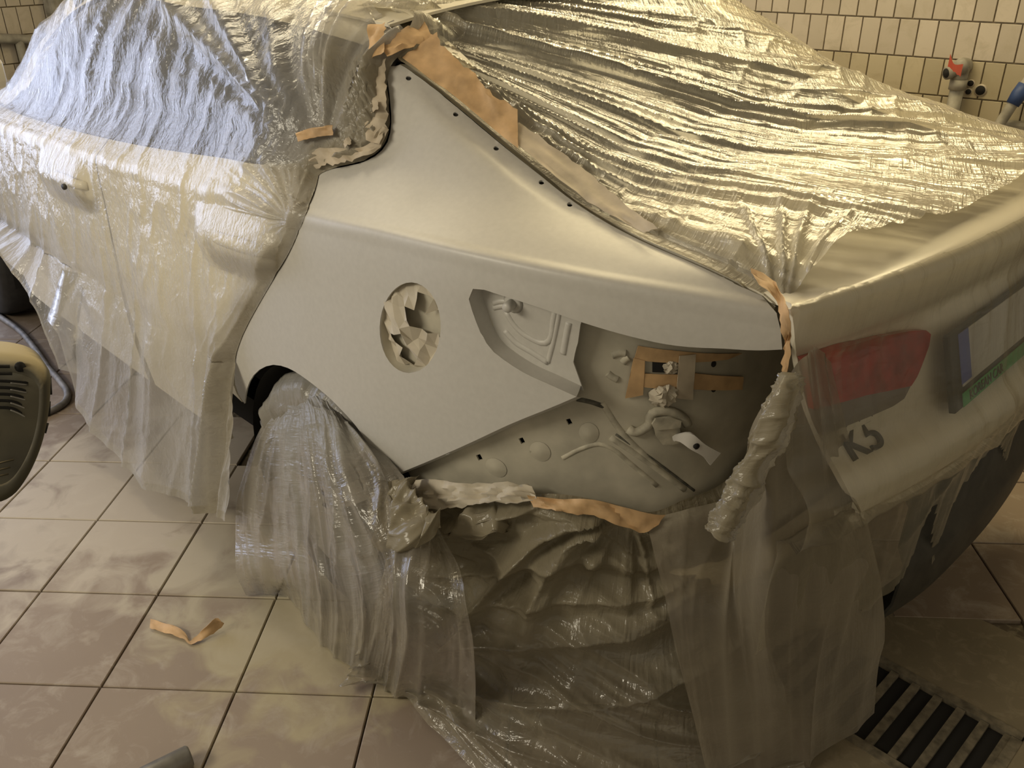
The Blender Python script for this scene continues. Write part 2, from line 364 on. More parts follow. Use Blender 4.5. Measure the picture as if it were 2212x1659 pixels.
wr = wallslab('wall_right', 'r', -1.6, DF, 3.0, MT['wallgrout']); wf = wallslab('wall_front', 'f', -DR, -1.7, 3.0, MT['wallgrout'])
u1, z1 = wallhit(1540+1905*.3038, 156*.3038, 'r'); u2, z2 = wallhit(1540+1850*.3038, 431*.3038, 'r'); u3, _ = wallhit(1540+1075*.3038, 115*.3038, 'r')
tw = abs(u3-u1)/6; th_ = z1-z2
wtm = tile_mesh('tile', tw-.005, th_-.006, .009, MT['walltile'], .0015)
wtm2 = tile_mesh('tile', tw-.005, th_-.006, .009, MT['walltile2'], .0015)
def lay(k, parent, ua, ub, zs, uoff):
    n = wnor if k == 'r' else -wdir; ud = wdir if k == 'r' else wnor
    Rm = Matrix(((ud[0], 0, n[0]), (ud[1], 0, n[1]), (0, 1, 0))).to_4x4()
    if Rm.determinant() < 0: Rm = Matrix(((-ud[0], 0, n[0]), (-ud[1], 0, n[1]), (0, 1, 0))).to_4x4()
    for zi, zc in enumerate(zs):
        u = ua + (uoff[zi % len(uoff)] % tw)
        while u < ub:
            p = wallpt(u, zc, k); q = proj(p[None])[0]
            if (p-CAM) @ FD > .3 and (-130 < q[0] < 2650 if k == 'r' else -200 < q[0] < 420) and -110 < q[1] < (520 if q[0] > 2050 else 330) and (k == 'f' or q[0] > 1330):
                o = bpy.data.objects.new('tile', wtm2 if zi >= (4 if k == 'r' else 9) else wtm); COL.objects.link(o); o.parent = parent
                o.matrix_world = Matrix.Translation(p+n*random.uniform(-.001, .0012)) @ Rm
            u += tw
uu = (u1+tw/2) % tw
zrow = [z1+th_*(2.5-i) for i in range(9)]
uB, _ = wallhit(1540+1720*.3038, 60*.3038, 'r'); uC, _ = wallhit(1540+1905*.3038, 600*.3038, 'r'); uD, _ = wallhit(1540+1905*.3038, 760*.3038, 'r')
base = -1.0 - ((-1.0) % tw)
lay('r', wr, base, 5.0, zrow, [(uB+tw*.8), (uB+tw/2), (uB+tw/2), (u1+tw/2), (uC+tw/2), (uD+tw/2), uC, uD+tw*.2, uC+tw*.7])
uf, zf = wallhit(62, 12, 'f'); zf2 = wallhit(70, 76, 'f')[1]
bf = -4.1 - ((-4.1) % tw)
lay('f', wf, bf, -1.0, [zf+th_*.5, zf-th_*.5, zf-th_*1.5, zf-th_*2.5], [uf+tw*.1, uf+tw/2, uf+tw*.2, uf+tw*.6])
ceiling = mesh_obj('ceiling', [(-4, -3.4, 3.0), (6.5, -3.4, 3.0), (6.5, 5, 3.0), (-4, 5, 3.0)], [(0, 3, 2, 1)], MT['ceil'], smooth=False); tag(ceiling, kind='structure')

# ---------------------------------------------------------------- the car
car = empty('car'); tag(car, 'cream white saloon car stripped for painting with grey primered left rear quarter', 'car')
SX = [-1.1, -1.05, -.95, -.85, -.70, -.5, -.25, 0, .15, .4, .8, 1.5, 2.0, 2.4, 2.8, 3.3, 3.75]
def y0(x):
    x = np.asarray(x, float); return .905 - .30*np.maximum(0, -x-.05)**2 - .045*np.maximum(0, x-1.8)**2
YS = [.53, .575, .648, .71, .785, .848, .873, .885, .888, .89, .893, .893, .885, .875, .85, .79, .68]
ZS = [1.015, 1.02, 1.032, 1.043, 1.055, 1.062, 1.053, 1.036, 1.03, 1.018, 1.0, .97, .955, .945, .92, .87, .80]
K7 = [(.52, 1.022), (.55, 1.03), (.62, 1.045), (.665, 1.062), (.71, 1.075), (.75, 1.092), (.755, 1.115), (.765, 1.13), (.84, 1.108), (.846, 1.085), (.846, 1.05), (.84, 1.012), (.82, .995), (.78, .99), (.72, .96), (.66, .90), (.56, .82)]
K8 = [(.50, 1.028), (.52, 1.035), (.59, 1.055), (.62, 1.072), (.635, 1.088), (.64, 1.118), (.635, 1.205), (.60, 1.335), (.59, 1.372), (.585, 1.40), (.585, 1.415), (.60, 1.40), (.65, 1.22), (.66, 1.02), (.55, .975), (.5, .91), (.42, .83)]
K9 = [(.4, 1.03), (.4, 1.04), (.45, 1.06), (.48, 1.08), (.5, 1.10), (.5, 1.14), (.5, 1.235), (.49, 1.36), (.48, 1.40), (.47, 1.425), (.46, 1.44), (.46, 1.425), (.5, 1.26), (.5, 1.03), (.4, .98), (.35, .915), (.3, .835)]
tab = []
for i, x in enumerate(SX):
    yy = float(y0(x)); ys, zs = YS[i], ZS[i]; a, b = np.array([ys, zs]), np.array(K7[i]); d = (b-a)/np.linalg.norm(b-a)
    yy = max(yy, ys)
    tab.append([(yy-.035, .20), (yy-.004, .45), (yy, .68), ((yy*.55+ys*.45), .68+(zs-.68)*.6), (ys+.004, zs-.03), (ys, zs), tuple(a+d*.028), K7[i], K8[i], K9[i]])
tab = np.array(tab)
def side(A, B):
    A = np.asarray(A, float); T = hermite(SX, tab, A)          # (...,10,2)
    B = np.clip(np.asarray(B, float), 0, 8.999); k = np.floor(B).astype(int); t = (B-k)[..., None]
    g = lambda i: np.take_along_axis(T, np.clip(i, 0, 9)[..., None, None].repeat(2, -1), axis=-2)[..., 0, :]
    p0, p1, p2, p3 = g(k-1), g(k), g(k+1), g(k+2)
    d = np.linalg.norm
    d1 = d(p2-p1, axis=-1, keepdims=True)+1e-9; d0 = d(p1-p0, axis=-1, keepdims=True)+1e-9; d2 = d(p3-p2, axis=-1, keepdims=True)+1e-9
    m1 = np.where(d0 > 1e-6, ((p1-p0)/d0*d1 + (p2-p1)/d1*d0)/(d0+d1)*d1, p2-p1); m2 = np.where(d2 > 1e-6, ((p2-p1)/d1*d2 + (p3-p2)/d2*d1)/(d1+d2)*d1, p2-p1)
    q = (2*t**3-3*t**2+1)*p1 + (t**3-2*t**2+t)*m1 + (-2*t**3+3*t**2)*p2 + (t**3-t**2)*m2
    return np.stack([A, q[..., 0], q[..., 1]], -1)
S = Surf(side, -1.1, 3.7, 0, 9, 500, 200)
GAP = [(862, 135), (900, 160), (985, 225), (1075, 300), (1160, 370), (1235, 432), (1300, 475), (1400, 527), (1500, 570), (1590, 613), (1650, 645), (1672, 665), (1684, 700), (1690, 755)]
LIP = [(1690, 755), (1640, 757), (1560, 753), (1480, 749), (1440, 744), (1375, 730), (1308, 712), (1247, 693), (1173, 667), (1105, 645), (1054, 629), (1030, 622), (1018, 626), (1013, 640), (1024, 682), (1041, 725), (1063, 757), (1092, 780), (1135, 807), (1190, 832), (1245, 857)]
BOT = [(1245, 857), (1206, 874), (1105, 915), (1004, 962), (902, 1006), (845, 1029)]
ARCH = [(845, 1029), (813, 989), (789, 950), (771, 923), (735, 883), (711, 859), (681, 834), (657, 816), (636, 802), (614, 792), (590, 788), (566, 795), (545, 814), (533, 841), (528, 872)]
CUT = [(528, 872), (512, 845), (506, 800), (514, 755), (532, 710), (560, 658), (590, 607), (625, 548), (651, 490), (673, 435), (686, 395), (690, 369)]
WIN = [(690, 369), (745, 360), (790, 348), (820, 330), (838, 305), (845, 270), (841, 200), (840, 145), (862, 135)]
def el(cx, cy, rx, ry, n, rot=0):
    return [(cx+rx*math.cos(a)*math.cos(rot)-ry*math.sin(a)*math.sin(rot), cy+rx*math.cos(a)*math.sin(rot)+ry*math.sin(a)*math.cos(rot)) for a in np.linspace(0, 2*math.pi, n, endpoint=False)]
FUEL = el(886, 708, 66, 98, 36, .03)
SA, SB = 1.0, .12
SHOULDER_SCALE = 1
qout = S.hits([p for seg in (GAP, LIP, BOT, ARCH, CUT, WIN) for p in smooth_line(seg, len(seg)*2)[:-1]])
clips = [el(*p, 6.3, 5.0, 12) for p in ((880, 165), (984, 242), (1072, 315), (1170, 391), (1231, 441))]
STEP = np.array([(840, 130), (868, 168), (925, 219), (1015, 303), (1110, 379), (1190, 437), (1262, 482)])
def pillar_step(P):
    q = proj(S.at(P)); ys = np.interp(q[:, 0], STEP[:, 0], STEP[:, 1]); return -.006*sm(8, -8, q[:, 1]-ys)*sm(1270, 1060, q[:, 0])
qp = trimmed('quarter_panel', S, qout, MT['primer'], car, [S.hits(FUEL)]+[S.hits(c) for c in clips], .010, SA, SB, solid=.004, disp=pillar_step)
qp['label'] = 'left rear quarter panel in flat grey primer'
for k, c in enumerate(((880, 165), (984, 242), (1072, 315), (1170, 391), (1231, 441))):     # black discs behind the five holes, painted as the shade inside
    q = S.hits(el(*c, 10, 9, 10)); trimmed('clip_hole_shade', S, q, MT['dark'], car, step=.01, sa=SA, sb=SB, off=-.009)
# pressed step along the rear window edge of the pillar
STEP = [(868, 150), (925, 205), (1015, 290), (1110, 365), (1200, 430), (1262, 470)]
gq0 = S.hits(smooth_line(GAP[:12], 50)); gp0 = S.at(gq0); gn0 = S.normal(gq0)
gq1 = gq0.copy(); gq1[:, 1] = np.minimum(gq1[:, 1]+.22, 8.97); gp1 = S.at(gq1)
grid_obj('window_channel', np.stack([gp0-gn0*.004, gp0-gn0*.014+(gp1-gp0)*.25, gp0-gn0*.014+(gp1-gp0)*.8, gp1-gn0*.004], 1), MT['inner'], car)
# fuel filler pocket: inner ring wall + crumpled paper
fq = S.hits(FUEL); fp = S.at(fq); fn_ = S.normal(fq); n0 = fn_.mean(0); n0 /= np.linalg.norm(n0); fc = fp.mean(0)
ring = np.stack([fp, fp-n0*.012, fc+(fp-fc)*.95-n0*.02, fc+(fp-fc)*.92-n0*.06, fc+(fp-fc)*.02-n0*.062], 1); ring = np.concatenate([ring, ring[:1]], 0)
grid_obj('fuel_filler_pocket', ring, MT['inner'], car)
# door panels
def below(sv): return lambda q: q
def sx_at(px): return S.hit(*px)
cutq = S.hits(smooth_line(CUT, 26)) + [.012, 0]
belt = 7.0
rd_out = [(.54, .3), (1.02, .3), (1.04, 2.5), (1.055, 5), (1.06, belt)] + [(x, belt) for x in np.linspace(.9, .05, 8)] + [tuple(q) for q in cutq[::-1] if q[1] < 6.9] + [(.52, 1.2)]
rear_door = trimmed('rear_door', S, rd_out, MT['white'], car, step=.025, sa=SA, sb=SB, solid=.01)
fd_out = [(1.07, .3), (2.15, .3), (2.2, 3), (2.1, belt)] + [(x, belt) for x in np.linspace(1.9, 1.1, 6)] + [(1.068, belt), (1.063, 5), (1.052, 2.5)]
front_door = trimmed('front_door', S, fd_out, MT['white'], car, step=.03, sa=SA, sb=SB, solid=.01)
trimmed('front_fender', S, [(2.17, .6), (2.45, .6), (2.47, 1.5), (2.6, 2.0), (2.8, 2.2), (3.0, 2.0), (3.13, 1.5), (3.15, .6), (3.7, .6), (3.7, 7), (2.12, 7), (2.21, 3)], MT['white'], car, step=.04, sa=SA, sb=SB, solid=.006)
trimmed('rear_side_window', S, [(1.0, 7.03), (1.0, 7.85), (.45, 7.82), (.2, 7.7), (.08, 7.3), (.06, 7.04)], MT['glass'], car, step=.05, sa=SA, sb=.3, off=-.006, solid=.004)
trimmed('front_side_window', S, [(1.06, 7.03), (1.98, 7.03), (1.62, 7.8), (1.06, 7.85)], MT['glass'], car, step=.05, sa=SA, sb=.3, off=-.006, solid=.004)
trimmed('window_frame', S, [(-.04, 7.02), (2.1, 7.02), (1.66, 8), (.0, 8)], MT['black'], car, step=.05, sa=SA, sb=.3, off=-.012)
trimmed('roof_rail', S, [(.0, 7.86), (.2, 7.82), (1.66, 7.84), (1.85, 7.7), (2.0, 7.3), (2.1, 7.02), (2.2, 7.1), (1.8, 8.3), (0.02, 8.3)], MT['white'], car, step=.03, sa=SA, sb=.3, off=.002)
def handle(pa, pb, parent):
    a, b = S.px3(*pa), S.px3(*pb); t = np.linspace(0, 1, 15); out = np.array([0, .022, .004])
    P = a+(b-a)*t[:, None]+out*np.minimum(1, np.minimum(t, 1-t)*6)[:, None]
    o = tube('door_handle', P, .012+.004*np.sin(t*3.1), MT['white'], parent, 10)
    c = (a+b)/2; return o
handle((470, 508), (592, 545), rear_door); handle((122, 374), (190, 402), front_door)
lk = S.px3(178, 396)+np.array([0, .05, 0]); tube('key_lock', [lk, lk+[-.002, .006, 0]], .009, MT['black'], front_door)
# roof, rear window
A, B = np.meshgrid(np.linspace(.0, .4, 8), np.linspace(.36, .60, 8), indexing='ij'); grid_obj('roof_corner_panel', np.stack([A, B, 1.365+.10*A-.5*np.maximum(0, B-.5)**1.5], -1), MT['white'], car, out=(0, 0, 9))
trimmed('roof_corner', S, [(-.06, 7.95), (.30, 7.9), (.30, 8.97), (-.12, 8.97)], MT['white'], car, step=.03, sa=SA, sb=.3, off=-.010)
def roof_fn(X, Y):
    z = 1.452 - .055*(np.abs(Y)/.6)**2.6 - .05*np.maximum(0, .45-X)**1.8*2.0 - .06*np.maximum(0, X-1.1)**2
    return np.stack([X+0*Y, Y+0*X, z], -1)
A, B = np.meshgrid(np.linspace(.04, 1.68, 34), np.linspace(-.6, .6, 25), indexing='ij'); rf = roof_fn(A-.06*(1-(B/.6)**2), B); grid_obj('roof_panel', rf, MT['white'], car, solid=.006, out=(0, 0, 9))
WX = [(.13, 1.425), (.05, 1.395), (-.1, 1.325), (-.3, 1.225), (-.46, 1.14), (-.60, 1.092)]
def win_fn(Y, t):
    q = hermite(np.arange(6.), np.array(WX), t); return np.stack([q[..., 0]+.16*Y**2, Y, q[..., 1]-.11*Y**2], -1)
RW = Surf(win_fn, -.7, .7, 0, 5)
A, B = np.meshgrid(np.linspace(-.58, .58, 24), np.linspace(0, 5, 26), indexing='ij'); grid_obj('rear_window', win_fn(A, B), MT['glass'], car, solid=.004, out=(-3, 0, 4))
# trunk lid
TXZ = [(-.50, 1.100), (-.62, 1.100), (-.80, 1.098), (-.99, 1.090), (-1.062, 1.082), (-1.085, 1.074), (-1.092, 1.06), (-1.086, 1.03), (-1.075, .985), (-1.066, .965), (-1.068, .94), (-1.085, .86), (-1.10, .80), (-1.138, .765), (-1.153, .745), (-1.157, .72), (-1.146, .665), (-1.10, .648)]
def trunk_fn(Y, t):
    q = hermite(np.arange(18.), np.array(TXZ), t); w = sm(0, 4, t)
    return np.stack([q[..., 0]+(.10+.14*w)*Y**2, Y, q[..., 1]-.075*Y**2*sm(6, 2, t)-.03*Y**2], -1)
TR = Surf(trunk_fn, -.8, .8, 0, 17, 200, 240)
tl = [(.60, 0), (.635, 1.5), (.64, 3)] + [tuple(q) for q in TR.hits(smooth_line([(1708, 668), (1714, 700), (1718, 745), (1728, 805), (1742, 872), (1766, 935), (1812, 1022), (1856, 1108)], 36))]
tl.append((tl[-1][0]-.01, 17))
trunk = trimmed('trunk_lid', TR, tl+[(-a, b) for a, b in tl[::-1]], MT['white'], car, step=.02, sa=1, sb=.06, solid=.012)
# right hand side, bonnet, floor pan: what the film stretches over
A, B = np.meshgrid(np.linspace(-1.05, 3.7, 70), np.linspace(0.5, 9, 40), indexing='ij'); sr = side(A, B); sr[..., 1] *= -1
grid_obj('right_side_body', sr, MT['white'], car, out=(0, -9, 1))
A, B = np.meshgrid(np.linspace(2.35, 3.72, 20), np.linspace(-1, 1, 20), indexing='ij')
hd = np.stack([A, B*(.78-.1*np.maximum(0, A-2.8)), 1.005-.07*(A-2.35)-.10*np.maximum(0, A-3.1)**1.5-.035*np.abs(B)**2.5], -1); grid_obj('bonnet', hd, MT['white'], car, out=(0, 0, 9))
A, B = np.meshgrid(np.linspace(0, 1, 12), np.linspace(-.62, .62, 12), indexing='ij')
grid_obj('windscreen', np.stack([1.62+A*.78-.12*B**2, B*(1+.1*A), 1.40-.40*A-.06*B**2], -1), MT['glass'], car, out=(9, 0, 4))
box('cabin_interior', (1.15, 0, .72), 2.1, 1.5, .62, MT['dark'], car)
# ---------------------------------------------------------------- inside the lamp and bumper openings
PL = np.array([(0.02, .865), (-.15, .868), (-.30, .86), (-.45, .83), (-.58, .775), (-.68, .71), (-.755, .63), (-.80, .52), (-.82, .38), (-.83, .1), (-.83, -.6)])
def inner_fn(a, z):
    q = hermite(np.arange(11.), PL, a); bulge = -.05*sm(.62, .42, z)-.0*z
    n = np.gradient(PL, axis=0); return np.stack([q[..., 0]+bulge*sm(4, 7, a), q[..., 1]-.012*sm(.8, .5, z)*sm(6, 3, a), z+0*a], -1)
IN = Surf(inner_fn, 0, 10, .2, 1.05, 260, 140)
sq = [[(c[0]-7, c[1]-4.5), (c[0]+2, c[1]-7), (c[0]+8, c[1]+4.5), (c[0]-1, c[1]+7)] for c in ((1035, 988), (1127, 952), (1229, 911))]
ip = trimmed('inner_rear_panel', IN, [(.6, .30), (4.6, .30), (5.2, .37), (9.9, .38), (9.9, 1.0), (.6, 1.0)], MT['inner'], car, [IN.hits(q) for q in sq], .02, .1, 1, solid=.004)
ip['label'] = 'inner rear panel dusted with grey overspray'
trimmed('inner_shade_sheet', IN, [(.6, .30), (4.6, .30), (5.2, .37), (9.9, .38), (9.9, 1.0), (.6, 1.0)], MT['dark'], car, step=.05, sa=.1, sb=1, off=-.03)  # black sheet added behind the panel so its holes look shaded
def on_inner(name, px, mat, off=.002, solid=.002, parent=ip, step=.012, disp=None):
    q = IN.hits(px); return trimmed(name, IN, q, mat, parent, step=step, sa=.1, sb=1, off=off+solid, solid=solid, disp=disp)
def rib(name, surf, px, rad, mat, parent, off=0., n=18):
    q = surf.hits(smooth_line(px, n)); P = surf.at(q)+surf.normal(q)*off
    return tube(name, P, rad, mat, parent, 8)
# lamp pocket: shallow tray behind the front of the lamp opening
POCK = [(1013, 640), (1024, 690), (1050, 745), (1092, 787), (1150, 822), (1245, 862), (1222, 800), (1232, 760), (1238, 720), (1250, 688), (1105, 640), (1030, 618)]
pq = S.hits(POCK)
pocket = trimmed('lamp_pocket', S, pq, MT['primer'], car, step=.012, sa=SA, sb=SB, off=-.034, solid=.003)
def pkt(px, rad, off=-.034): return rib('pressed_rib', S, px, rad*1.5, MT['primer'], pocket, off-rad*.75)
pkt([(1070, 690), (1085, 715), (1105, 735), (1130, 750), (1150, 758), (1165, 757), (1172, 745), (1176, 715), (1182, 685)], .0045)
pkt([(1042, 672), (1058, 668), (1072, 669)], .004); pkt([(1043, 682), (1060, 679), (1072, 679)], .004)
pkt([(1068, 730), (1092, 755), (1130, 778), (1165, 800)], .005); pkt([(1165, 800), (1176, 760), (1186, 715), (1192, 680)], .004)
pkt([(1212, 716), (1206, 745), (1199, 782)], .005); pkt([(1110, 655), (1130, 670), (1140, 672), (1152, 662)], .003)
q = S.hit(1087, 671); nn = S.normal(q[None])[0]; p = S.at(q[None])[0]
tube('lamp_stud', [p-nn*.034, p-nn*.012, p-nn*.008], [.0095, .0095, .007], MT['primer'], pocket, 14)
tube('stud_seat', [p-nn*.034, p-nn*.029], [.02, .014], MT['primer'], pocket, 16)
# return flanges: lip turned inwards around the lamp opening
lq = S.hits(smooth_line(LIP[4:], 60)); lp = S.at(lq); ln = S.normal(lq)
cc = S.px3(1130, 730)
rim = np.stack([lp-ln*.002, lp-ln*.018+(cc-lp)*.02, lp-ln*.036+(cc-lp)*.05], 1); grid_obj('lamp_opening_flange', rim, MT['primer'], car)
lq = S.hits(smooth_line(LIP[:5], 24)); lp = S.at(lq)
grid_obj('rear_corner_flange', np.stack([lp, lp+[.012, -.004, -.004], lp+[.05, -.03, .002]], 1), MT['primer'], car)
bq = S.hits(smooth_line(BOT, 30)); bp_ = S.at(bq); grid_obj('lower_edge_flange', np.stack([bp_, bp_+[0, -.012, -.006], bp_+[0, -.035, -.008]], 1), MT['primer'], car)
lo_ = np.array([0, -.2, 0])
# seam and sealant lines on the inner panel
DKS = simple('dark_seam', (.10, .095, .075), .9, nscale=60, namt=.5)
SEAL = simple('sealant_ridge', (.42, .39, .31), .7, nscale=40, namt=.3)
rib('seam', IN, [(1222, 745), (1217, 790), (1230, 830), (1240, 850)], .006, DKS, ip, .001)
rib('seam', IN, [(1246, 862), (1275, 868), (1305, 878)], .006, DKS, ip, -.003)
rib('flange_edge', IN, [(1318, 945), (1380, 985), (1450, 1035), (1480, 1058)], .007, SEAL, ip, -.003)
rib('flange_edge', IN, [(1330, 938), (1400, 985), (1500, 1060)], .003, DKS, ip, -.0012)
rib('flange_edge', IN, [(1300, 870), (1340, 930), (1420, 1010)], .008, SEAL, ip, -.005)
rib('pressed_outline', IN, [(1215, 990), (1255, 970), (1295, 960), (1320, 968), (1360, 1000), (1420, 1050)], .006, SEAL, ip, -.0035)
for c in ((1050, 1000), (1145, 965), (1250, 925)):
    q = IN.hit(c[0]+22, c[1]+10); trimmed('dimple', IN, [q+[.16*math.cos(a), .022*math.sin(a)] for a in np.linspace(0, 6.28, 16, endpoint=False)], MT['inner'], ip, step=.008, sa=.1, sb=1, disp=lambda P, q=q: .001+.0055*np.maximum(0, 1-((P[:, 0]-q[0])/.16)**2-((P[:, 1]-q[1])/.022)**2)**2)
for px in ([(1322, 768), (1340, 762), (1352, 763)], [(1345, 784), (1352, 776), (1358, 772)], [(1312, 806), (1322, 814), (1334, 820)]): rib('pressed_rib', IN, px, .008, SEAL, ip, -.003)
# paper-stuffed socket, bead of sealer, cover plate and bracket
rib('sealer_bead', IN, [(1357, 925), (1370, 932), (1388, 926), (1402, 914), (1404, 896), (1440, 886), (1462, 893), (1480, 908), (1484, 916)], .009, SEAL, ip, .003)
on_inner('cover_plate', [(1410, 920), (1462, 915), (1470, 950), (1450, 955), (1428, 955), (1415, 938)], SEAL, .004, .006)
on_inner('cover_plate', [(1404, 908), (1412, 896), (1442, 893), (1464, 900), (1462, 915), (1410, 920)], SEAL, .006, .01)
bq = [onp(*p, 'y', .66) for p in ((1440, 945), (1462, 930), (1476, 915))]
def strip3(name, edgeA, edgeB, dz, mat, parent, solid=.004):
    """bent sheet strip between two pixel edges; each vertex gets its own distance from the camera along the inner panel"""
    A_ = [IN.px3(*p)+np.array(d) for p, d in zip(edgeA, dz)]; B_ = [IN.px3(*p)+np.array(d) for p, d in zip(edgeB, dz)]
    return grid_obj(name, np.stack([smooth_line(A_, 14), smooth_line(B_, 14)], 1), mat, parent, solid=solid)
o_ = [(0, .006, 0), (-.008, .012, 0), (-.022, .022, 0), (-.028, .024, 0), (-.03, .026, 0)]
strip3('bracket', [(1435, 950), (1460, 932), (1482, 917), (1512, 938), (1545, 955)], [(1448, 956), (1462, 944), (1484, 951), (1510, 966), (1523, 981)], o_, MT['bracket'], ip)
q = IN.hit(1496, 942); pp = IN.at(q[None])[0]+np.array([-.024, .024, 0]); nn = IN.normal(q[None])[0]; tube('bracket_hole', [pp, pp+nn*.004], .006, MT['dark'], ip, 12)
for c in ((1541, 786), (1541, 840)): on_inner('hole', el(*c, 5, 7, 12, .4), MT['dark'], .0005, .001)  # flat black patches painted on as the shade inside holes
on_inner('hole', el(1232, 760, 5, 4.5, 10), MT['dark'], .012, .001)
on_inner('opening_shade', [(1409, 780), (1464, 780), (1464, 803), (1409, 803)], MT['dark'], .0005, .0015)  # black patch on the surface, painted as the opening's inner shade
# tape strips stuck on the inner panel
def sticker(name, px, label, mat, off, group='tape strips on the inner rear panel', surf=None, solid=.0012, step=.012):
    surf = surf or IN; sa, sb = (.1, 1) if surf is IN else ((SA, SB) if surf is S else (1, .06))
    q = surf.hits(px); o = trimmed(name, surf, q, mat, None, step=step, sa=sa, sb=sb, off=off+solid, solid=solid, disp=lambda P: .0015*noise(P[:, 0]*300*sa, P[:, 1]*300*sb, 5))
    return tag(o, label, 'tape', group)
sticker('masking_tape', [(1378, 745), (1470, 757), (1600, 762), (1570, 775), (1500, 781), (1392, 778), (1370, 772)], 'tan masking tape strip along the top of the dark square opening', MT['tape'], .002)
sticker('masking_tape', [(1368, 770), (1392, 776), (1388, 850), (1350, 857)], 'vertical tan masking tape strip left of the dark square opening', MT['tape'], .0045)
sticker('masking_tape', [(1385, 804), (1500, 804), (1602, 812), (1600, 840), (1490, 838), (1385, 833)], 'long tan masking tape strip below the dark square opening', MT['tape'], .003)
sticker('masking_tape', [(1464, 765), (1499, 762), (1492, 860), (1457, 856)], 'vertical tan masking tape strip right of the dark square opening', MT['tapedust'], .0055)
# crumpled paper
def wad(name, c, n, rx, ry, depth, seed, label, jag=.6, m=15, gaps=0):
    n = n/np.linalg.norm(n); x = np.cross([0, 0, 1.], n); x /= np.linalg.norm(x); y = np.cross(n, x)
    V = []; rs = np.random.RandomState(seed)
    A, B = np.meshgrid(np.linspace(-1, 1, m), np.linspace(-1, 1, m), indexing='ij')
    A = A+rs.uniform(-.45, .45, A.shape)/m*2; B = B+rs.uniform(-.45, .45, B.shape)/m*2
    r2 = np.maximum(np.abs(A), np.abs(B)); rr = np.sqrt(A*A+B*B)+1e-9; A, B = A*r2/rr, B*r2/rr
    h = depth*(1.2*ridge(A*1.6+3, B*1.6, seed)+jag*rs.rand(*A.shape)-1.3*(A*A+B*B))
    P = np.asarray(c)+A[..., None]*rx*x+B[..., None]*ry*y+h[..., None]*n
    o = grid_obj(name, P, MT['paper'], smooth=False, mask=(rs.rand(m, m) > gaps) if gaps else None); return tag(o, label, 'paper')
wad('crumpled_paper', fc-n0*.022, n0, .100, .100, .022, 11, 'crumpled masking paper stuffed into the round fuel filler hole', .75, 11, .09)
p = IN.px3(1432, 852); q = IN.hit(1432, 852); wad('crumpled_paper', p+IN.normal(q[None])[0]*.006, IN.normal(q[None])[0], .026, .024, .010, 21, 'small wad of masking paper plugging a hole below the square opening', .8, 9)
q = IN.hit(1448, 792); p = IN.at(q[None])[0]; wad('crumpled_paper', p+IN.normal(q[None])[0]*.003, IN.normal(q[None])[0], .016, .013, .006, 31, 'scrap of masking paper inside the dark square opening', .8, 7)
# ---------------------------------------------------------------- tail lamp, plate, badge on the trunk lid
def on_trunk(name, px, mat, off, solid, parent, step=.015):
    return trimmed(name, TR, TR.hits(px), mat, parent, step=step, sa=1, sb=.06, off=off+solid, solid=solid)
tlamp = on_trunk('tail_lamp', [(1722, 768), (1800, 742), (1900, 722), (1985, 711), (1996, 720), (1992, 745), (1966, 812), (1954, 830), (1860, 850), (1780, 872), (1745, 880), (1735, 820)], MT['red'], .001, .012, trunk); tlamp['label'] = 'red tail lamp lens'
on_trunk('reversing_lens', [(1745, 880), (1780, 872), (1860, 850), (1954, 830), (1940, 858), (1915, 875), (1815, 917), (1765, 935), (1752, 905)], MT['lensgrey'], .001, .011, trunk)['label'] = 'smoked grey lower lamp lens'
# mirrored lamp on the other side of the lid
q = TR.hits([(1722, 768), (1800, 742), (1900, 722), (1985, 711), (1996, 720), (1992, 745), (1966, 812), (1954, 830), (1860, 850), (1780, 872), (1745, 880), (1735, 820)])*[-1, 1]
trimmed('tail_lamp', TR, q[::-1], MT['red'], trunk, step=.03, sa=1, sb=.06, off=.012, solid=.01)
# licence plate: flat pressed plate in its holder, built in its own plane
bl = TR.px3(2042, 872); tl_ = TR.px3(2042, 702)
yl = .5*(bl[1]+tl_[1])+.045; PWD = 2*yl if yl > .2 else .54; PHT = .165
pc = np.array([(bl[0]+tl_[0])/2-.018, 0, (bl[2]+tl_[2])/2]); tilt = math.atan2(tl_[0]-bl[0], tl_[2]-bl[2])
pz = np.array([math.sin(tilt), 0, math.cos(tilt)]); py = np.array([0, -1., 0]); pn = np.cross(py, pz)*1.0
if pn[0] > 0: pn = -pn
hgt = np.linalg.norm(tl_-bl)
Rp = np.stack([py, pz, pn], 1)
def platebox(name, x, y, w, h, d0, d, mat, parent): return box(name, pc+py*x+pz*y+pn*(d0+d/2), w, h, d, mat, parent, Rp, bevel=min(.002, d*.3))
lpl = platebox('licence_plate', 0, 0, PWD, hgt, 0, .012, MT['ink'], car)
platebox('plate_face', .012, .016, PWD-.05, hgt-.045, .012, .002, MT['plate'], lpl)
platebox('blue_band', -PWD/2+.052, .02, .045, hgt-.05, .0145, .001, MT['blue'], lpl)
platebox('green_strip', .005, -hgt/2+.016, PWD-.045, .026, .0145, .0015, MT['green'], lpl)
platebox('orange_strip', PWD/2-.13, -hgt/2+.020, .13, .012, .0165, .001, MT['orange'], lpl)
for k, (x, w) in enumerate(((-.10, .03), (-.03, .022), (.04, .035), (.12, .03))): pass
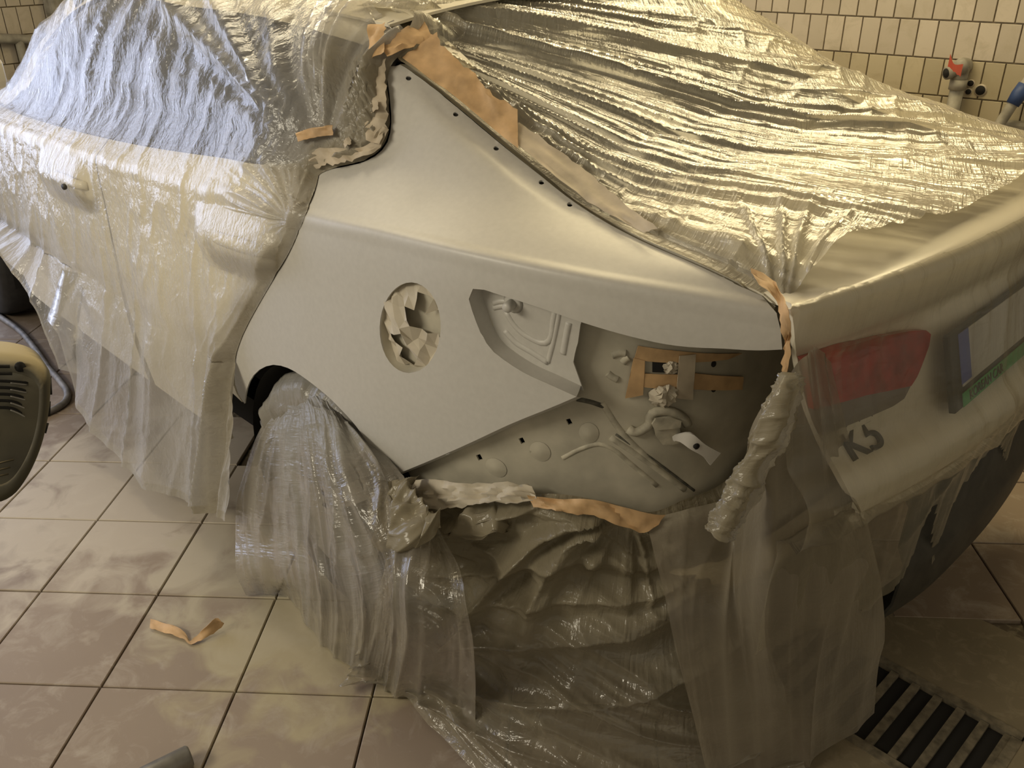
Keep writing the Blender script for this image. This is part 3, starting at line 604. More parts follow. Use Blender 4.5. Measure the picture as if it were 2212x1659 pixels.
def text(name, s, size, pos, R, mat, parent, ext=.0008, sx=1):
    cu = bpy.data.curves.new(name, 'FONT'); cu.body = s; cu.size = size; cu.extrude = ext; cu.align_x = 'LEFT'
    t = bpy.data.objects.new(name, cu); COL.objects.link(t); dg = bpy.context.evaluated_depsgraph_get(); me = bpy.data.meshes.new_from_object(t.evaluated_get(dg))
    bpy.data.objects.remove(t); o = bpy.data.objects.new(name, me); COL.objects.link(o); me.materials.append(mat); o.parent = parent
    R = np.asarray(R); o.matrix_world = Matrix(((R[0, 0]*sx, R[0, 1], R[0, 2], pos[0]), (R[1, 0]*sx, R[1, 1], R[1, 2], pos[1]), (R[2, 0]*sx, R[2, 1], R[2, 2], pos[2]), (0, 0, 0, 1))); return o
text('lettering', 'KOREAN CAR', .026, pc+py*(-PWD/2+.055)+pz*(-hgt/2+.008)+pn*.0165, Rp, MT['ink'], lpl)
q = TR.hit(1838, 1000); p = TR.at(q[None])[0]; n_ = TR.normal(q[None])[0]; bx = TR.px3(1905, 966)-p; bx /= np.linalg.norm(bx); by = np.cross(n_, bx); Rb = np.stack([bx, by, n_], 1)
text('badge', 'K5', .078, p+n_*.003, Rb, MT['badge'], car, .004)
# ---------------------------------------------------------------- wheels, arches, underside
def wheel(name, x, y, r=.315, w=.21, lab=None):
    wl = empty(name, (x, y, r)); wl.parent = car
    prof = [(.62, -.5), (.80, -.52), (.93, -.47), (.985, -.36), (1, -.15), (1, .15), (.985, .36), (.93, .47), (.80, .52), (.62, .5)]
    a = np.linspace(0, 2*math.pi, 57); P = np.array([[(r*p[0]*math.cos(t), w*p[1], r*p[0]*math.sin(t)) for p in prof] for t in a])
    o = grid_obj('tyre', P, MT['rubber'], wl, out=None)
    P = np.array([[(r*.62*k*math.cos(t), w*.42-.03*(1-k), r*.62*k*math.sin(t)) for k in (1, .92, .9, .3, .02)] for t in a]); grid_obj('rim', P, MT['alloy'], wl)
    P = np.array([[(r*.62*math.cos(t), w*z, r*.62*math.sin(t)) for z in (.5, .42, -.5)] for t in a]); grid_obj('rim_barrel', P, MT['alloy'], wl)
    for k in range(5):
        t = k*2*math.pi/5; V, Fc = box_vf((r*.33*math.cos(t), w*.44, r*.33*math.sin(t)), r*.56, .03, .05, np.array([[math.cos(t), 0, -math.sin(t)], [0, 1, 0], [math.sin(t), 0, math.cos(t)]])); mesh_obj('spoke', V, Fc, MT['alloy'], wl, False)
    return wl
rw_ = wheel('rear_wheel', .03, .78); wheel('front_wheel', 2.795, .79)
a = np.linspace(-.35, math.pi+.3, 30); arch = np.array([[(.04+.36*math.cos(t), y, .32+.345*math.sin(t)) for y in (.875, .6, .45)] for t in a]); grid_obj('wheel_arch_liner', arch, MT['dark'], car, out=(.04, 1, .3))
arch = np.array([[(2.8+.38*math.cos(t), y, .32+.37*math.sin(t)) for y in (.86, .6, .45)] for t in a]); grid_obj('wheel_arch_liner', arch, MT['dark'], car, out=(2.8, 1, .3))
mesh_obj('underbody', *box_vf((1.5, 0, .27), 4.2, 1.5, .1), MT['dark'], car, False)
box('spare_wheel_well', (-.42, -.1, .42), .5, .9, .30, MT['black'], car, bevel=.05)
cb = [IN.px3(u, v)+np.array([-.02, .02, 0]) for u, v in ((1292, 1228), (1345, 1250), (1425, 1290))]; d_ = cb[-1]-cb[0]
bz = cb[0][2]; bz = min(cb[0][2], cb[1][2]); qa = np.linspace(IN.hit(1292, 1228)[0], 9.5, 30); beam = IN.at(np.stack([qa, np.full(30, bz)], 1))+IN.normal(np.stack([qa, np.full(30, bz)], 1))*.015; beam[:, 2] = cb[0][2]; 
P = np.stack([beam+[.0, 0, .035], beam+[-.02, .0, .03], beam+[-.022, 0, -.03], beam+[.0, 0, -.035]], 1); grid_obj('bumper_beam', P, simple('cream_beam', (.50, .43, .29), .5), car)
# dark lower valance hanging under the boot
va = []
LOWV = [(1895, 1345), (1985, 1285), (2060, 1215), (2140, 1115), (2195, 1020), (2222, 962)]
vq = [onp(u, v, 'z', .24) for u, v in LOWV]; vq = smooth_line(vq, 24)
P = np.stack([vq+[.03, 0, .36], vq+[-.012, 0, .30], vq+[-.01, 0, .20], vq+[-.028, 0, .165], vq+[-.022, 0, .06], vq+[0, 0, .0], vq+[.06, 0, -.0]], 1)
val = grid_obj('lower_valance', P, MT['black'], car, solid=.006); val['label'] = 'dirty black lower bumper valance'
# ---------------------------------------------------------------- plastic masking film
FM = {'door': film_mat('film_over_doors', .17, (.78, .78, .80), .18, .95, 70, 30, .4),
      'rear': film_mat('film_over_rear_window', .34, (.84, .79, .64), .17, 1.6, 110, 7, .6),
      'face': film_mat('film_over_boot_face', .17, (.42, .38, .28), .25, .6, 60, 4, .25),
      'low': film_mat('film_round_the_sill', .34, (.46, .41, .30), .16, 1.2, 60, 7, .45, (.33, .29, .205)),
      'wheel': film_mat('film_over_wheel', .17, (.56, .51, .43), .16, 1.4, 70, 6, .45, (.40, .385, .35)),
      'curtain': film_mat('hanging_film', .44, (.40, .35, .27), .3, .5, 40, 4, .25)}
def net(rows, n, m):
    R = np.array(rows, float); a = hermite(np.arange(len(R)), R, np.linspace(0, len(R)-1, n)); a = np.swapaxes(a, 0, 1)
    return np.swapaxes(hermite(np.arange(len(a)), a, np.linspace(0, len(a)-1, m)), 0, 1)
def normals(P):
    n = np.cross(np.gradient(P, axis=0), np.gradient(P, axis=1)); n /= np.linalg.norm(n, axis=-1, keepdims=True)+1e-12
    return n*np.sign(((CAM-P)*n).sum(-1, keepdims=True))
def arcuv(P):
    du = np.linalg.norm(np.diff(P, axis=0), axis=-1); dv = np.linalg.norm(np.diff(P, axis=1), axis=-1)
    U = np.concatenate([np.zeros((1, P.shape[1])), np.cumsum(du, 0)], 0); V = np.concatenate([np.zeros((P.shape[0], 1)), np.cumsum(dv, 1)], 1)
    return U, V
def film(name, P, d, dust, mat, label, uv=None, mask=None, group=None, zmin=None, parent=None):
    P = P + normals(P)*d[..., None]
    if zmin is not None: P[..., 2] = np.maximum(P[..., 2], zmin)
    if uv is None: U, V = arcuv(P); uv = np.stack([U, V], -1)
    o = grid_obj(name, P, mat, parent, attr=np.clip(dust, -.3, 1), uv=uv, mask=mask)
    return tag(o, label, 'plastic sheet', group) if label else o
def sharp(x, y, s, p=3): return ridge(x, y, s)**p
# --- sheet 1: over the doors
eq = S.hits(smooth_line(WIN[::-1], 24)); eq = eq[eq[:, 1] > 6.0]; cq = S.hits(smooth_line(CUT, 40))
E_ = np.concatenate([eq, cq]); E_ = E_[np.argsort(E_[:, 1])]
sv = np.linspace(8.22, 1.6, 170); xr = np.interp(sv, E_[:, 1], E_[:, 0]); xr = np.convolve(np.pad(xr, 3, 'edge'), np.ones(7)/7, 'valid'); xr[sv > 8.05] = -.0
nu, nl = 330, 90
uu_ = np.linspace(0, 1, nu)**1.5
XX = xr[None, :] + (3.2-xr[None, :])*uu_[:, None]; Ptop = side(XX, np.broadcast_to(sv, XX.shape))
HEM = [(528, 1085), (440, 1072), (400, 1078), (330, 1045), (290, 1000), (230, 930), (170, 860), (140, 815), (118, 760), (110, 690), (60, 640), (0, 552), (-80, 520)]
hp = np.array([onp(*p, 'y', 1.02) for p in HEM]); hp = hp[np.argsort(hp[:, 0])]
xb = XX[:, -1]; hz = np.clip(np.interp(xb, hp[:, 0], hp[:, 2]), .015, .6)
w = np.linspace(0, 1, nl+1)[1:]
zb = Ptop[:, -1, 2]; yb = Ptop[:, -1, 1]
Pl = np.stack([xb[:, None]-.13*sm(.6, 0, xb-xb[0])[:, None]*w**.8, yb[:, None]+.11*w[None, :]**1.1+.02*np.sin(xb[:, None]*7)*w, zb[:, None]+(hz-zb)[:, None]*w], -1)
P1 = np.concatenate([Ptop, Pl], 1)
Xs, Zs, Ys = P1[..., 0], P1[..., 2], P1[..., 1]; arc = Zs+.55*(.9-np.minimum(Ys, .9))
g1 = S.px3(700, 330); g1 = (g1[0]+.0, g1[2]+.55*(.9-g1[1])); g2 = S.px3(640, 470); g2 = (g2[0], g2[2]); g3 = S.px3(535, 720); g3 = (g3[0], g3[2])
def polar(c): dx, dz = Xs-c[0], arc-c[1]; return np.arctan2(dz, dx), np.hypot(dx, dz)+1e-6
a1, r1 = polar(g1); a2, r2 = polar(g2); a3, r3 = polar(g3)
edge = np.abs(XX[:, -1:]*0+Xs-np.concatenate([xr, np.full(nl, xr[-1])])[None, :])     # distance from the taped rear edge
up = sm(-.05, .25, a1)
fanA = sharp(a1*6.5, r1*.25, 1, 3)*sm(.02, .25, r1)*sm(2.4, .6, r1)*up; fanB = sharp(a1*17, r1*.35, 2, 4)*sm(.01, .12, r1)*sm(1.3, .35, r1)*up
d1 = .010 + .046*fanA + .014*fanB
A4, R4 = polar((.75, 2.3)); fanC = up*sm(.3, .9, Xs)*sharp(A4*10+.3, R4*.2, 77, 3); d1 += .036*fanC+up*sm(.3, .9, Xs)*.008*sharp(A4*26, R4*.4, 78)
fanD = sharp(a2*6.5, r2*.7, 3, 4)*sm(.0, .08, r2)*sm(.5, .1, r2)*(1-up); d1 += .014*fanD; d1 += .004*sharp(a2*4.5, r2*1.0, 3)*sm(.0, .1, r2)*sm(.6, .12, r2)*(1-up) + .008*sharp(a2*10, r2*2, 4)*sm(.0, .05, r2)*sm(.4, .1, r2)
low = sm(.95, .45, Zs)
lowF = low*sharp(Xs*5.2+.9*Zs, Zs*.6, 5, 4); d1 += low*(.03*sharp(Xs*4.2+.5*Zs, Zs*.7, 5, 2)+.02*sharp(Xs*10+1.2*Zs, Zs*1.1, 6)) + .006*sharp(Xs*13+Zs*5, Zs*6-Xs*4, 7)+.004*fbm(Xs*25, Zs*25, 8)
d1 += low*sm(.25, .0, edge)*.012*sharp(edge*40+Zs*2, Zs*3, 9)
for pa_, pb_ in (((470, 508), (592, 545)), ((122, 374), (190, 402))):
    h0, h1 = S.px3(*pa_), S.px3(*pb_); dx_, dz_ = h1[0]-h0[0], h1[2]-h0[2]; tt_ = np.clip(((Xs-h0[0])*dx_+(Zs-h0[2])*dz_)/(dx_**2+dz_**2), 0, 1)
    d1 = np.maximum(d1, .046*sm(.13, .0, np.hypot(Xs-h0[0]-tt_*dx_, Zs-h0[2]-tt_*dz_)))
d1 *= sm(0, .04, edge)*.9+.1
dust_folds1 = (.75*sm(.16, .0, edge)*sm(1.25, 1.05, Zs) + 1.0*sm(.34, .06, edge)*sm(1.06, 1.14, Zs)*sm(1.40, 1.27, Zs)) * (.75+.5*fbm(Xs*14, Zs*14, 3)) + .10*sm(.8, .2, edge)*sm(.9, .6, Zs)
dust_folds1 += .16*fanA**2+.16*fanB+.10*fanC**2+.30*fanD+.30*lowF; dust_folds1[:, -5:] += .35; dust_folds1 += .16*sm(.75, .5, Zs)  # fold bands and the bright hem roll painted in as extra haze
mask1 = np.ones(P1.shape[:2], bool)
f1 = film('masking_film', P1, d1, dust_folds1, FM['door'], 'clear crinkled plastic film draped over the doors down to the floor', uv=np.stack([Xs*.9, arc], -1), mask=mask1, zmin=.006)
# --- sheet 2: over rear window and boot lid
HP = np.array([(-1.20, 1.06), (-1.10, 1.084), (-1.05, 1.092), (-.99, 1.098), (-.8, 1.108), (-.60, 1.122), (-.46, 1.158), (-.3, 1.235), (-.1, 1.335), (.05, 1.405), (.13, 1.435), (.25, 1.448), (.45, 1.46), (.8, 1.46)])
def top_h(X, Y):
    k = .16+.08*sm(-.6, -1.0, X); x0 = X-k*Y**2
    return np.interp(x0, HP[:, 0], HP[:, 1])-.11*Y**2*sm(-1.2, -.5, X)-.03*Y**2-1.2*np.maximum(0, np.abs(Y)-.66)
gq = S.hits(smooth_line(GAP[:-2], 60)); ge = S.at(gq)
ge = np.concatenate([np.stack([np.linspace(.20, ge[0][0]+.02, 10), np.full(10, .57), np.full(10, 1.40)], 1), ge]); ge = smooth_line(ge, 330)
ge[:, 0] = np.minimum.accumulate(ge[:, 0])
nb = 430; bb = np.linspace(0, 1, nb)
lift = lambda X, Y: .012+.055*sm(.0, -.55, Y)*sm(-1.0, -.5, X)*sm(.3, -.1, X)+.014*np.sin(np.clip((X+.95)/.8, 0, 1)*math.pi)
Yb = ge[:, 1][:, None]*(1-bb)+(-.80)*bb; Xb = ge[:, 0][:, None]+(-.05*(1-(Yb/.6)**2)*sm(-.6, -1.0, ge[:, 0])[:, None])
kk = .20; Xb = ge[:, 0][:, None]-.20*(ge[:, 1][:, None]**2-Yb**2)*sm(.2, -.9, ge[:, 0])[:, None]
Zb = top_h(Xb, Yb)+lift(Xb, Yb); e0 = sm(0, .10, bb)[None, :]; Zb = (ge[:, 2][:, None]+.004)*(1-e0)+Zb*e0
P2 = np.stack([Xb, Yb, Zb], -1)
def pol2(cx, cy): return np.arctan2(Yb-cy, Xb-cx), np.hypot(Xb-cx, Yb-cy)+1e-6
c0 = ge[20]; A1, R1 = pol2(c0[0]+.08, c0[1]+.06); cc2 = TR.px3(1706, 664); A2, R2 = pol2(cc2[0]+.01, cc2[1])
d2 = .020*sharp(A1*7, R1*.7, 11, 4)*sm(.03, .2, R1) + .012*sharp(A1*16, R1*1.1, 12)*sm(.0, .15, R1) + .003*sharp(A1*34, R1*2, 13)*sm(.1, .4, R1)
s2a = sharp(A1*11, R1*.3, 18, 5)*sm(.05, .3, R1); s2b = sharp(A1*30, R1*.4, 19, 4)*sm(.1, .4, R1); s2c = sharp(A1*60, R1*.6, 20, 4)*sm(.25, .6, R1)
d2 += .012*s2a+.006*s2b+.0015*s2c
fan2 = sharp(A2*7, R2*.6, 14, 4)*sm(.45, .1, R2)*sm(0, .03, R2); d2 += .016*sharp(A2*5, R2, 14)*sm(0, .05, R2)*sm(.4, .1, R2)
d2 += .005*sharp(Xb*14+Yb*9, Yb*6-Xb*8, 15)*sm(.1, -.2, Yb) + .004*fbm(Xb*30, Yb*30, 16)
ed = np.linalg.norm(P2-P2[:, :1], axis=-1)
d2 += .012*sharp(np.cumsum(np.linalg.norm(np.diff(ge, axis=0, prepend=ge[:1]), axis=1))[:, None]*28+ed*3, ed*4, 17)*sm(.0, .03, ed)*sm(.14, .05, ed)
d2 *= (sm(0, .08, ed)*.92+.08)*(1-.6*sm(-.35, -.62, Yb))
dust_folds2 = .7*sm(.09, .0, ed)*(.6+.7*fbm(Xb*18, Yb*18, 5)) + .35*sm(.22, .05, ed)*fbm(Xb*9, Yb*9, 6) + .22*s2a + .20*s2b + .10*s2c + .25*fan2  # sprayed edge dust, plus fold streaks painted in as paler haze
f2 = film('masking_film', P2, d2, dust_folds2, FM['rear'], 'shiny wrinkled plastic film stretched over the rear window and boot lid', uv=np.stack([A1*.45, R1], -1))
# --- sheet 3: over the rear face of the lid
tt = np.linspace(4.6, 16.8, 110); yy_ = np.linspace(.675, -.62, 150)
Yg, Tg = np.meshgrid(yy_, tt, indexing='ij'); P3 = trunk_fn(Yg, Tg); P3[..., 0] -= .012+.012*sm(6, 9, Tg)*sm(14, 11, Tg)+.022*sm(.44, .30, np.abs(Yg))*sm(7.5, 9.5, Tg)*sm(17, 11.5, Tg)
bot = P3[:, -1]; wl = np.linspace(0, 1, 50)[1:]
P3l = np.stack([bot[:, None, 0]+.02*wl, bot[:, None, 1]+0*wl, bot[:, None, 2]-.42*wl], -1); P3 = np.concatenate([P3, P3l], 1)
hm = np.array([onp(*p, 'x', -1.10) for p in ((1800, 1400), (1890, 1325), (1945, 1262), (1992, 1225), (2000, 1150), (2008, 1085), (2050, 1055), (2150, 990), (2125, 945), (2212, 880), (2300, 830))])
hm = hm[np.argsort(hm[:, 1])]; hzz = np.interp(P3[..., 1], hm[:, 1], hm[:, 2]); m3 = P3[..., 2] > hzz
U3 = P3[..., 1]
d3 = .002+.008*sharp(U3*16, P3[..., 2]*1.2, 21)+.004*sharp(U3*40, P3[..., 2]*2, 22)+.008*sharp(P3[..., 2]*9+U3*6, U3*5, 23)*sm(.72, .6, P3[..., 2])
film('masking_film', P3, d3, .10*fbm(U3*6, P3[..., 2]*6, 3)+0*d3, FM['face'], 'hazy plastic film hanging over the tail lamp and licence plate', uv=np.stack([U3, P3[..., 2]], -1), mask=m3)
# --- sheet 4: swagged film from the inner panel to the floor
def fl(u, v, z=.006): return onp(u, v, 'z', z)
topc = [(848, 1036), (905, 1045), (1000, 1065), (1100, 1060), (1200, 1052), (1300, 1068), (1400, 1092), (1480, 1065), (1560, 1030), (1630, 950)]
T4 = np.array([IN.px3(*p)+np.array([-.012, .016, 0]) for p in topc]); T4[0] = S.px3(848, 1032)+[0, .01, -.01]
B4 = np.array([fl(*p) for p in ((792, 1440), (832, 1462), (905, 1500), (960, 1570), (1050, 1660), (1150, 1720), (1300, 1760), (1450, 1760), (1600, 1720), (1720, 1650))])
rows = []
for w_ in (0, .12, .28, .45, .62, .78, .9, 1):
    out = np.array([.0, 0, 0])
    r = T4*(1-w_**1.9)+B4*w_**1.9; r[:, 2] = T4[:, 2]*(1-w_)**1.05; rows.append(r)
P4 = net(np.array(rows).swapaxes(0, 1), 190, 200)          # axis 0 across, axis 1 down
n4, m4 = P4.shape[:2]; c4, w4 = np.meshgrid(np.linspace(0, 1, n4), np.linspace(0, 1, m4), indexing='ij')
g = np.array([.64, .02]); swag = (w4-.42+.62*(c4-.42)**2*1.4)
ag = np.arctan2(w4-.03, (.62-c4)*1.5); rg = np.hypot(w4-.03, (c4-.62)*1.5); sw = ag-.9*rg
swf = ridge(sw*6.5+.5, rg*.9, 38)**2*sm(.03, .12, rg)*sm(.62, .54, c4)*sm(1.25, .8, ag)
d4 = .008+.055*swf+.018*np.maximum(0, np.sin(swag*34+noise(c4*3, w4*3, 2)*2.5))**2*sm(.06, .16, w4)*sm(.62, .40, w4)*sm(.95, .7, c4)
d4 += .03*sharp(c4*3+w4*7, w4*2, 31)*sm(.1, .3, w4)+.018*sharp(w4*13-c4*6, c4*4, 32)*sm(.3, .6, w4)+.008*sharp(w4*26-c4*14, c4*9, 33)
ag = np.arctan2(w4-.03, (c4-.62)*1.6); rg = np.hypot(w4-.03, (c4-.62)*1.6)
d4 += .02*sharp(ag*5, rg*1.5, 34)*sm(.02, .1, rg)*sm(.4, .15, rg)
d4 *= sm(0, .05, w4)*.95+.05
dust_folds4 = (.95*sm(.60, .22, w4)*sm(1.0, .55, c4)+.5*sm(.14, .0, w4))*(.75+.5*fbm(c4*12, w4*12, 5))+.12*fbm(c4*5, w4*9, 9)+.35*swf**2+.15*sharp(sw*16, rg, 39, 5)*sm(.62, .5, c4)+.30*sharp(ag*7, rg*.6, 36, 5)*sm(.02, .08, rg)*sm(.35, .12, rg)+.22*sharp(w4*16-c4*8, c4*3, 37, 5)*sm(.35, .6, w4)  # dusty upper part; swag and fold lines are painted in as haze
film('masking_film', P4, d4, dust_folds4, FM['low'], 'dusty swagged plastic film hanging from the bare bumper opening to the floor', uv=np.stack([c4*1.1, w4*.9], -1), zmin=.004)
# --- sheet 5: over the rear wheel
def py(u, v, y): return onp(u, v, 'y', y)
R5 = [[py(625, 852, .86), py(590, 905, .885), py(556, 965, .91), py(534, 1050, .95), py(527, 1150, 1.0), py(532, 1225, 1.04), fl(545, 1268)],
      [py(632, 846, .87), py(612, 905, .905), py(600, 985, .94), py(597, 1070, .97), py(597, 1160, 1.0), py(605, 1235, 1.03), fl(625, 1288)],
      [py(645, 842, .875), py(650, 905, .92), py(660, 985, .955), py(672, 1080, .985), py(682, 1180, 1.01), py(696, 1270, 1.03), fl(700, 1365)],
      [py(665, 842, .88), py(690, 905, .925), py(715, 990, .955), py(740, 1090, .985), py(758, 1200, 1.01), py(770, 1310, 1.03), fl(760, 1425)],
      [py(690, 852, .88), py(725, 915, .92), py(762, 1000, .955), py(800, 1090, .985), py(835, 1190, 1.01), py(845, 1310, 1.04), fl(815, 1462)],
      [py(715, 872, .875), py(760, 935, .905), py(800, 1010, .93), py(845, 1085, .95), py(890, 1170, .98), py(905, 1320, 1.04), fl(880, 1490)],
      [py(738, 892, .865), py(785, 952, .885), py(832, 1020, .90), py(885, 1095, .91), py(950, 1180, .93), py(1030, 1340, 1.0), fl(1040, 1570)]]
P5 = net(R5, 170, 190); c5, w5 = np.meshgrid(np.linspace(0, 1, 170), np.linspace(0, 1, 190), indexing='ij')
d5 = .003+.028*sharp(c5*7+w5*.7, w5*1.2, 41, 2)*sm(.12, .4, w5)+.012*sharp(c5*16+w5*1.5, w5*2, 42)*sm(.08, .25, w5)+.004*sharp(c5*34, w5*5, 43)
d5 += .004*sharp(c5*8, w5*24, 44)*sm(.3, .1, w5)
dust_folds5 = .55*sharp(c5*9+w5*.6, w5*.6, 46, 4)*sm(.12, .3, w5)+.25*sharp(c5*22+w5, w5, 47, 4)*sm(.12, .3, w5)-.25*sm(.75, 1, c5)*sm(.4, .6, w5)+.95*sm(.42, .18, w5+.10*noise(c5*9, w5*3, 3)-.10*c5)+.25*sharp(c5*9, w5*1.5, 45)*sm(.2, .4, w5)+.5*sm(.85, 1, c5)*sm(.6, .3, w5)  # pleat lines painted paler here, on top of the sprayed grey
film('masking_film', P5, d5, dust_folds5, FM['wheel'], 'pleated plastic film wrapped over the rear wheel', uv=np.stack([c5*.6, w5*.9], -1), zmin=.004)
# grey sprayed film tight round the tyre
tha = np.linspace(math.radians(8), math.radians(172), 120); prf = np.array([(.74, .56), (.84, .56), (.94, .52), (1.0, .40), (1.025, .2), (1.03, 0), (1.02, -.3)]); prf = smooth_line(prf, 40)
PT = np.stack([np.stack([.03+.318*prf[:, 0]*math.cos(t), .78+.212*prf[:, 1], .315+.318*prf[:, 0]*math.sin(t)], -1) for t in tha])
ct, wt_ = np.meshgrid(np.linspace(0, 1, 120), np.linspace(0, 1, 40), indexing='ij')
film('masking_film', PT, .001+.010*sharp(ct*9+wt_*2, wt_*3, 81)+.006*sharp(ct*24, wt_*4, 82), .95+0*ct-.5*sm(.25, 0, wt_), FM['wheel'], 'tight grey sprayed film over the top of the rear tyre', uv=np.stack([ct, wt_*.25], -1))
# --- sheet 6: long curtain hanging from the boot corner
T6 = [IN.px3(1388, 1096)+[-.03, .03, -.0], IN.px3(1480, 1070)+[-.035, .03, 0], IN.px3(1575, 1020)+[-.05, .03, 0], onp(1650, 900, 'x', -.955), onp(1698, 800, 'x', -.985), TR.px3(1716, 735)+np.array([-.02, .0, 0]), TR.px3(1740, 760)+np.array([-.03, .0, 0])]
B6 = [fl(1535, 1720, .01), fl(1590, 1705, .01), fl(1650, 1685, .01), fl(1705, 1655, .01), fl(1755, 1625, .01), fl(1815, 1580, .015), fl(1872, 1530, .02)]
K6 = [(1440, 1330), (1510, 1330), (1590, 1320), (1660, 1310), (1730, 1305), (1810, 1300), (1884, 1310)]
T6, B6 = np.array(T6), np.array(B6); rows = []
K = []
for p, a_, b_ in zip(K6, T6, B6):
    m_ = (a_[0]+b_[0])/2-.01; K.append(onp(*p, 'x', m_))
K = np.array(K)
rows = [T6, T6*.5+K*.5, K, K*.5+B6*.5, B6]
P6 = net(np.array(rows).swapaxes(0, 1), 130, 170); c6, w6 = np.meshgrid(np.linspace(0, 1, 130), np.linspace(0, 1, 170), indexing='ij')
d6 = .004+.02*sharp(c6*3.5+w6*.8, w6*.8, 51)+.010*sharp(c6*9+w6*2, w6*1.4, 52)*sm(.9, .3, w6)+.012*sharp(c6*5, w6*6, 53)*sm(.25, .0, w6)
dust_folds6 = .65*sm(.10, .0, w6)*sm(.9, .5, c6)+.12*fbm(c6*6, w6*8, 7)+.28*sharp(c6*5+w6*1.2, w6*.7, 54, 5)+.15*sharp(c6*14+w6*2.5, w6, 55, 5)  # paler fold lines painted into the haze, beside the dusty hem
film('masking_film', P6, d6, dust_folds6, FM['curtain'], 'long hazy plastic curtain hanging from the boot corner to the floor drain', uv=np.stack([c6*.7, w6*1.1], -1), zmin=.004)
# rolled, dusty top hem of that curtain
RH = [[onp(1712, 800, 'x', -1.0), onp(1712, 850, 'x', -1.0), onp(1695, 930, 'x', -.99), onp(1640, 1040, 'x', -.97), onp(1590, 1130, 'x', -.96), onp(1562, 1162, 'x', -.96)],
      [onp(1700, 805, 'x', -1.01), onp(1690, 870, 'x', -1.02), onp(1662, 950, 'x', -1.01), onp(1612, 1045, 'x', -.99), onp(1572, 1125, 'x', -.98), onp(1552, 1156, 'x', -.97)],
      [onp(1690, 815, 'x', -1.0), onp(1660, 900, 'x', -1.0), onp(1615, 985, 'x', -.98), onp(1580, 1050, 'x', -.96), onp(1548, 1115, 'x', -.95), onp(1536, 1145, 'x', -.95)]]
PR = net(RH, 40, 90); cr, wr_ = np.meshgrid(np.linspace(0, 1, 40), np.linspace(0, 1, 90), indexing='ij')
film('masking_film', PR, .004+.010*sharp(cr*3+wr_*5, wr_*6, 61, 2)+.007*sharp(cr*7-wr_*6, wr_*15, 62), .55+.4*fbm(cr*5, wr_*9, 4), FM['low'], 'crumpled sprayed roll of film along the top edge of the hanging curtain', uv=np.stack([cr*.1, wr_*.4], -1))
# ---------------------------------------------------------------- tapes on the film edges
def ribbon(name, ea, eb, label, mat, cat='tape', n=26, m=6, crumple=.003, seed=1, group=None, kind3d=None):
    """strip between two 3D edges, with crumple relief and ragged ends"""
    A_, B_ = smooth_line(ea, n), smooth_line(eb, n); t = np.linspace(0, 1, m)[None, :, None]
    P = A_[:, None]*(1-t)+B_[:, None]*t; i, j = np.meshgrid(np.arange(n), np.arange(m), indexing='ij')
    P = P + normals(P)*(crumple*(noise(i*.55, j*.9, seed)*1.6+.6*noise(i*1.3, j*1.7, seed+3)))[..., None]
    rs = np.random.RandomState(seed); w = P[:, -1]-P[:, 0]; P[:, -1] += w*(.045*rs.randn(n))[:, None]
    o = grid_obj(name, P, mat, solid=.0008); return tag(o, label, cat, group)
def onS(pts, off): q = S.hits(pts); q[:, 1] = np.minimum(q[:, 1], 8.97); return S.at(q)+S.normal(q)*off
ribbon('masking_tape', onS([(873, 134), (905, 159), (987, 222), (1077, 297), (1120, 332)], .008), onS([(938, 112), (962, 140), (1020, 196), (1075, 250), (1112, 272)], .034), 'wide tan masking tape strip along the top of the rear window pillar', MT['tape'], crumple=.005, seed=3)
ribbon('masking_tape', onS([(1090, 300), (1160, 362), (1235, 424), (1300, 468), (1390, 515)], .010), onS([(1118, 288), (1190, 340), (1270, 402), (1340, 462), (1420, 522)], .022), 'grey sprayed masking tape strip along the lower rear window pillar', MT['tapedust'], crumple=.004, seed=4)
ribbon('masking_tape', onS([(811, 87), (814, 115), (812, 152)], .026), onS([(842, 84), (846, 112), (852, 142)], .032), 'short curled tan tape tab at the roof corner beside the door film', MT['tape'], n=10, crumple=.008, seed=5)
ribbon('masking_tape', onS([(834, 122), (870, 98), (915, 82)], .026), onS([(852, 146), (890, 126), (932, 108)], .022), 'tan tape strip over the roof corner above the rear window pillar', MT['tape'], n=12, crumple=.008, seed=6)
ribbon('masking_tape', onS([(806, 142), (804, 200), (804, 262), (808, 318)], .022), onS([(840, 140), (843, 200), (846, 268), (832, 322)], .012), 'pale sprayed tape strip down the rear edge of the side window opening', MT['tapedust'], crumple=.006, seed=7)
ribbon('masking_tape', onS([(672, 352), (700, 334), (760, 332), (812, 318), (838, 280)], .016), onS([(690, 371), (722, 364), (786, 350), (824, 330), (847, 285)], .008), 'pale sprayed tape strip along the lower corner of the side window opening', MT['tapedust'], crumple=.007, seed=8)
ribbon('masking_tape', onS([(656, 300), (690, 290), (736, 283)], .030), onS([(660, 318), (695, 310), (736, 303)], .026), 'small tan tape piece where the door film folds are gathered', MT['tape'], n=12, crumple=.006, seed=9)
ribbon('masking_tape', onS([(818, 236), (836, 232)], .024), onS([(823, 257), (840, 251)], .03), 'tiny square tape scrap on the rear edge of the side window opening', MT['tapedust'], n=5, crumple=.004, seed=10)
ribbon('masking_tape', onS([(758, 318), (772, 308)], .02), onS([(764, 342), (780, 334)], .03), 'curled tape flap below the side window opening', MT['tapedust'], n=6, crumple=.006, seed=12)
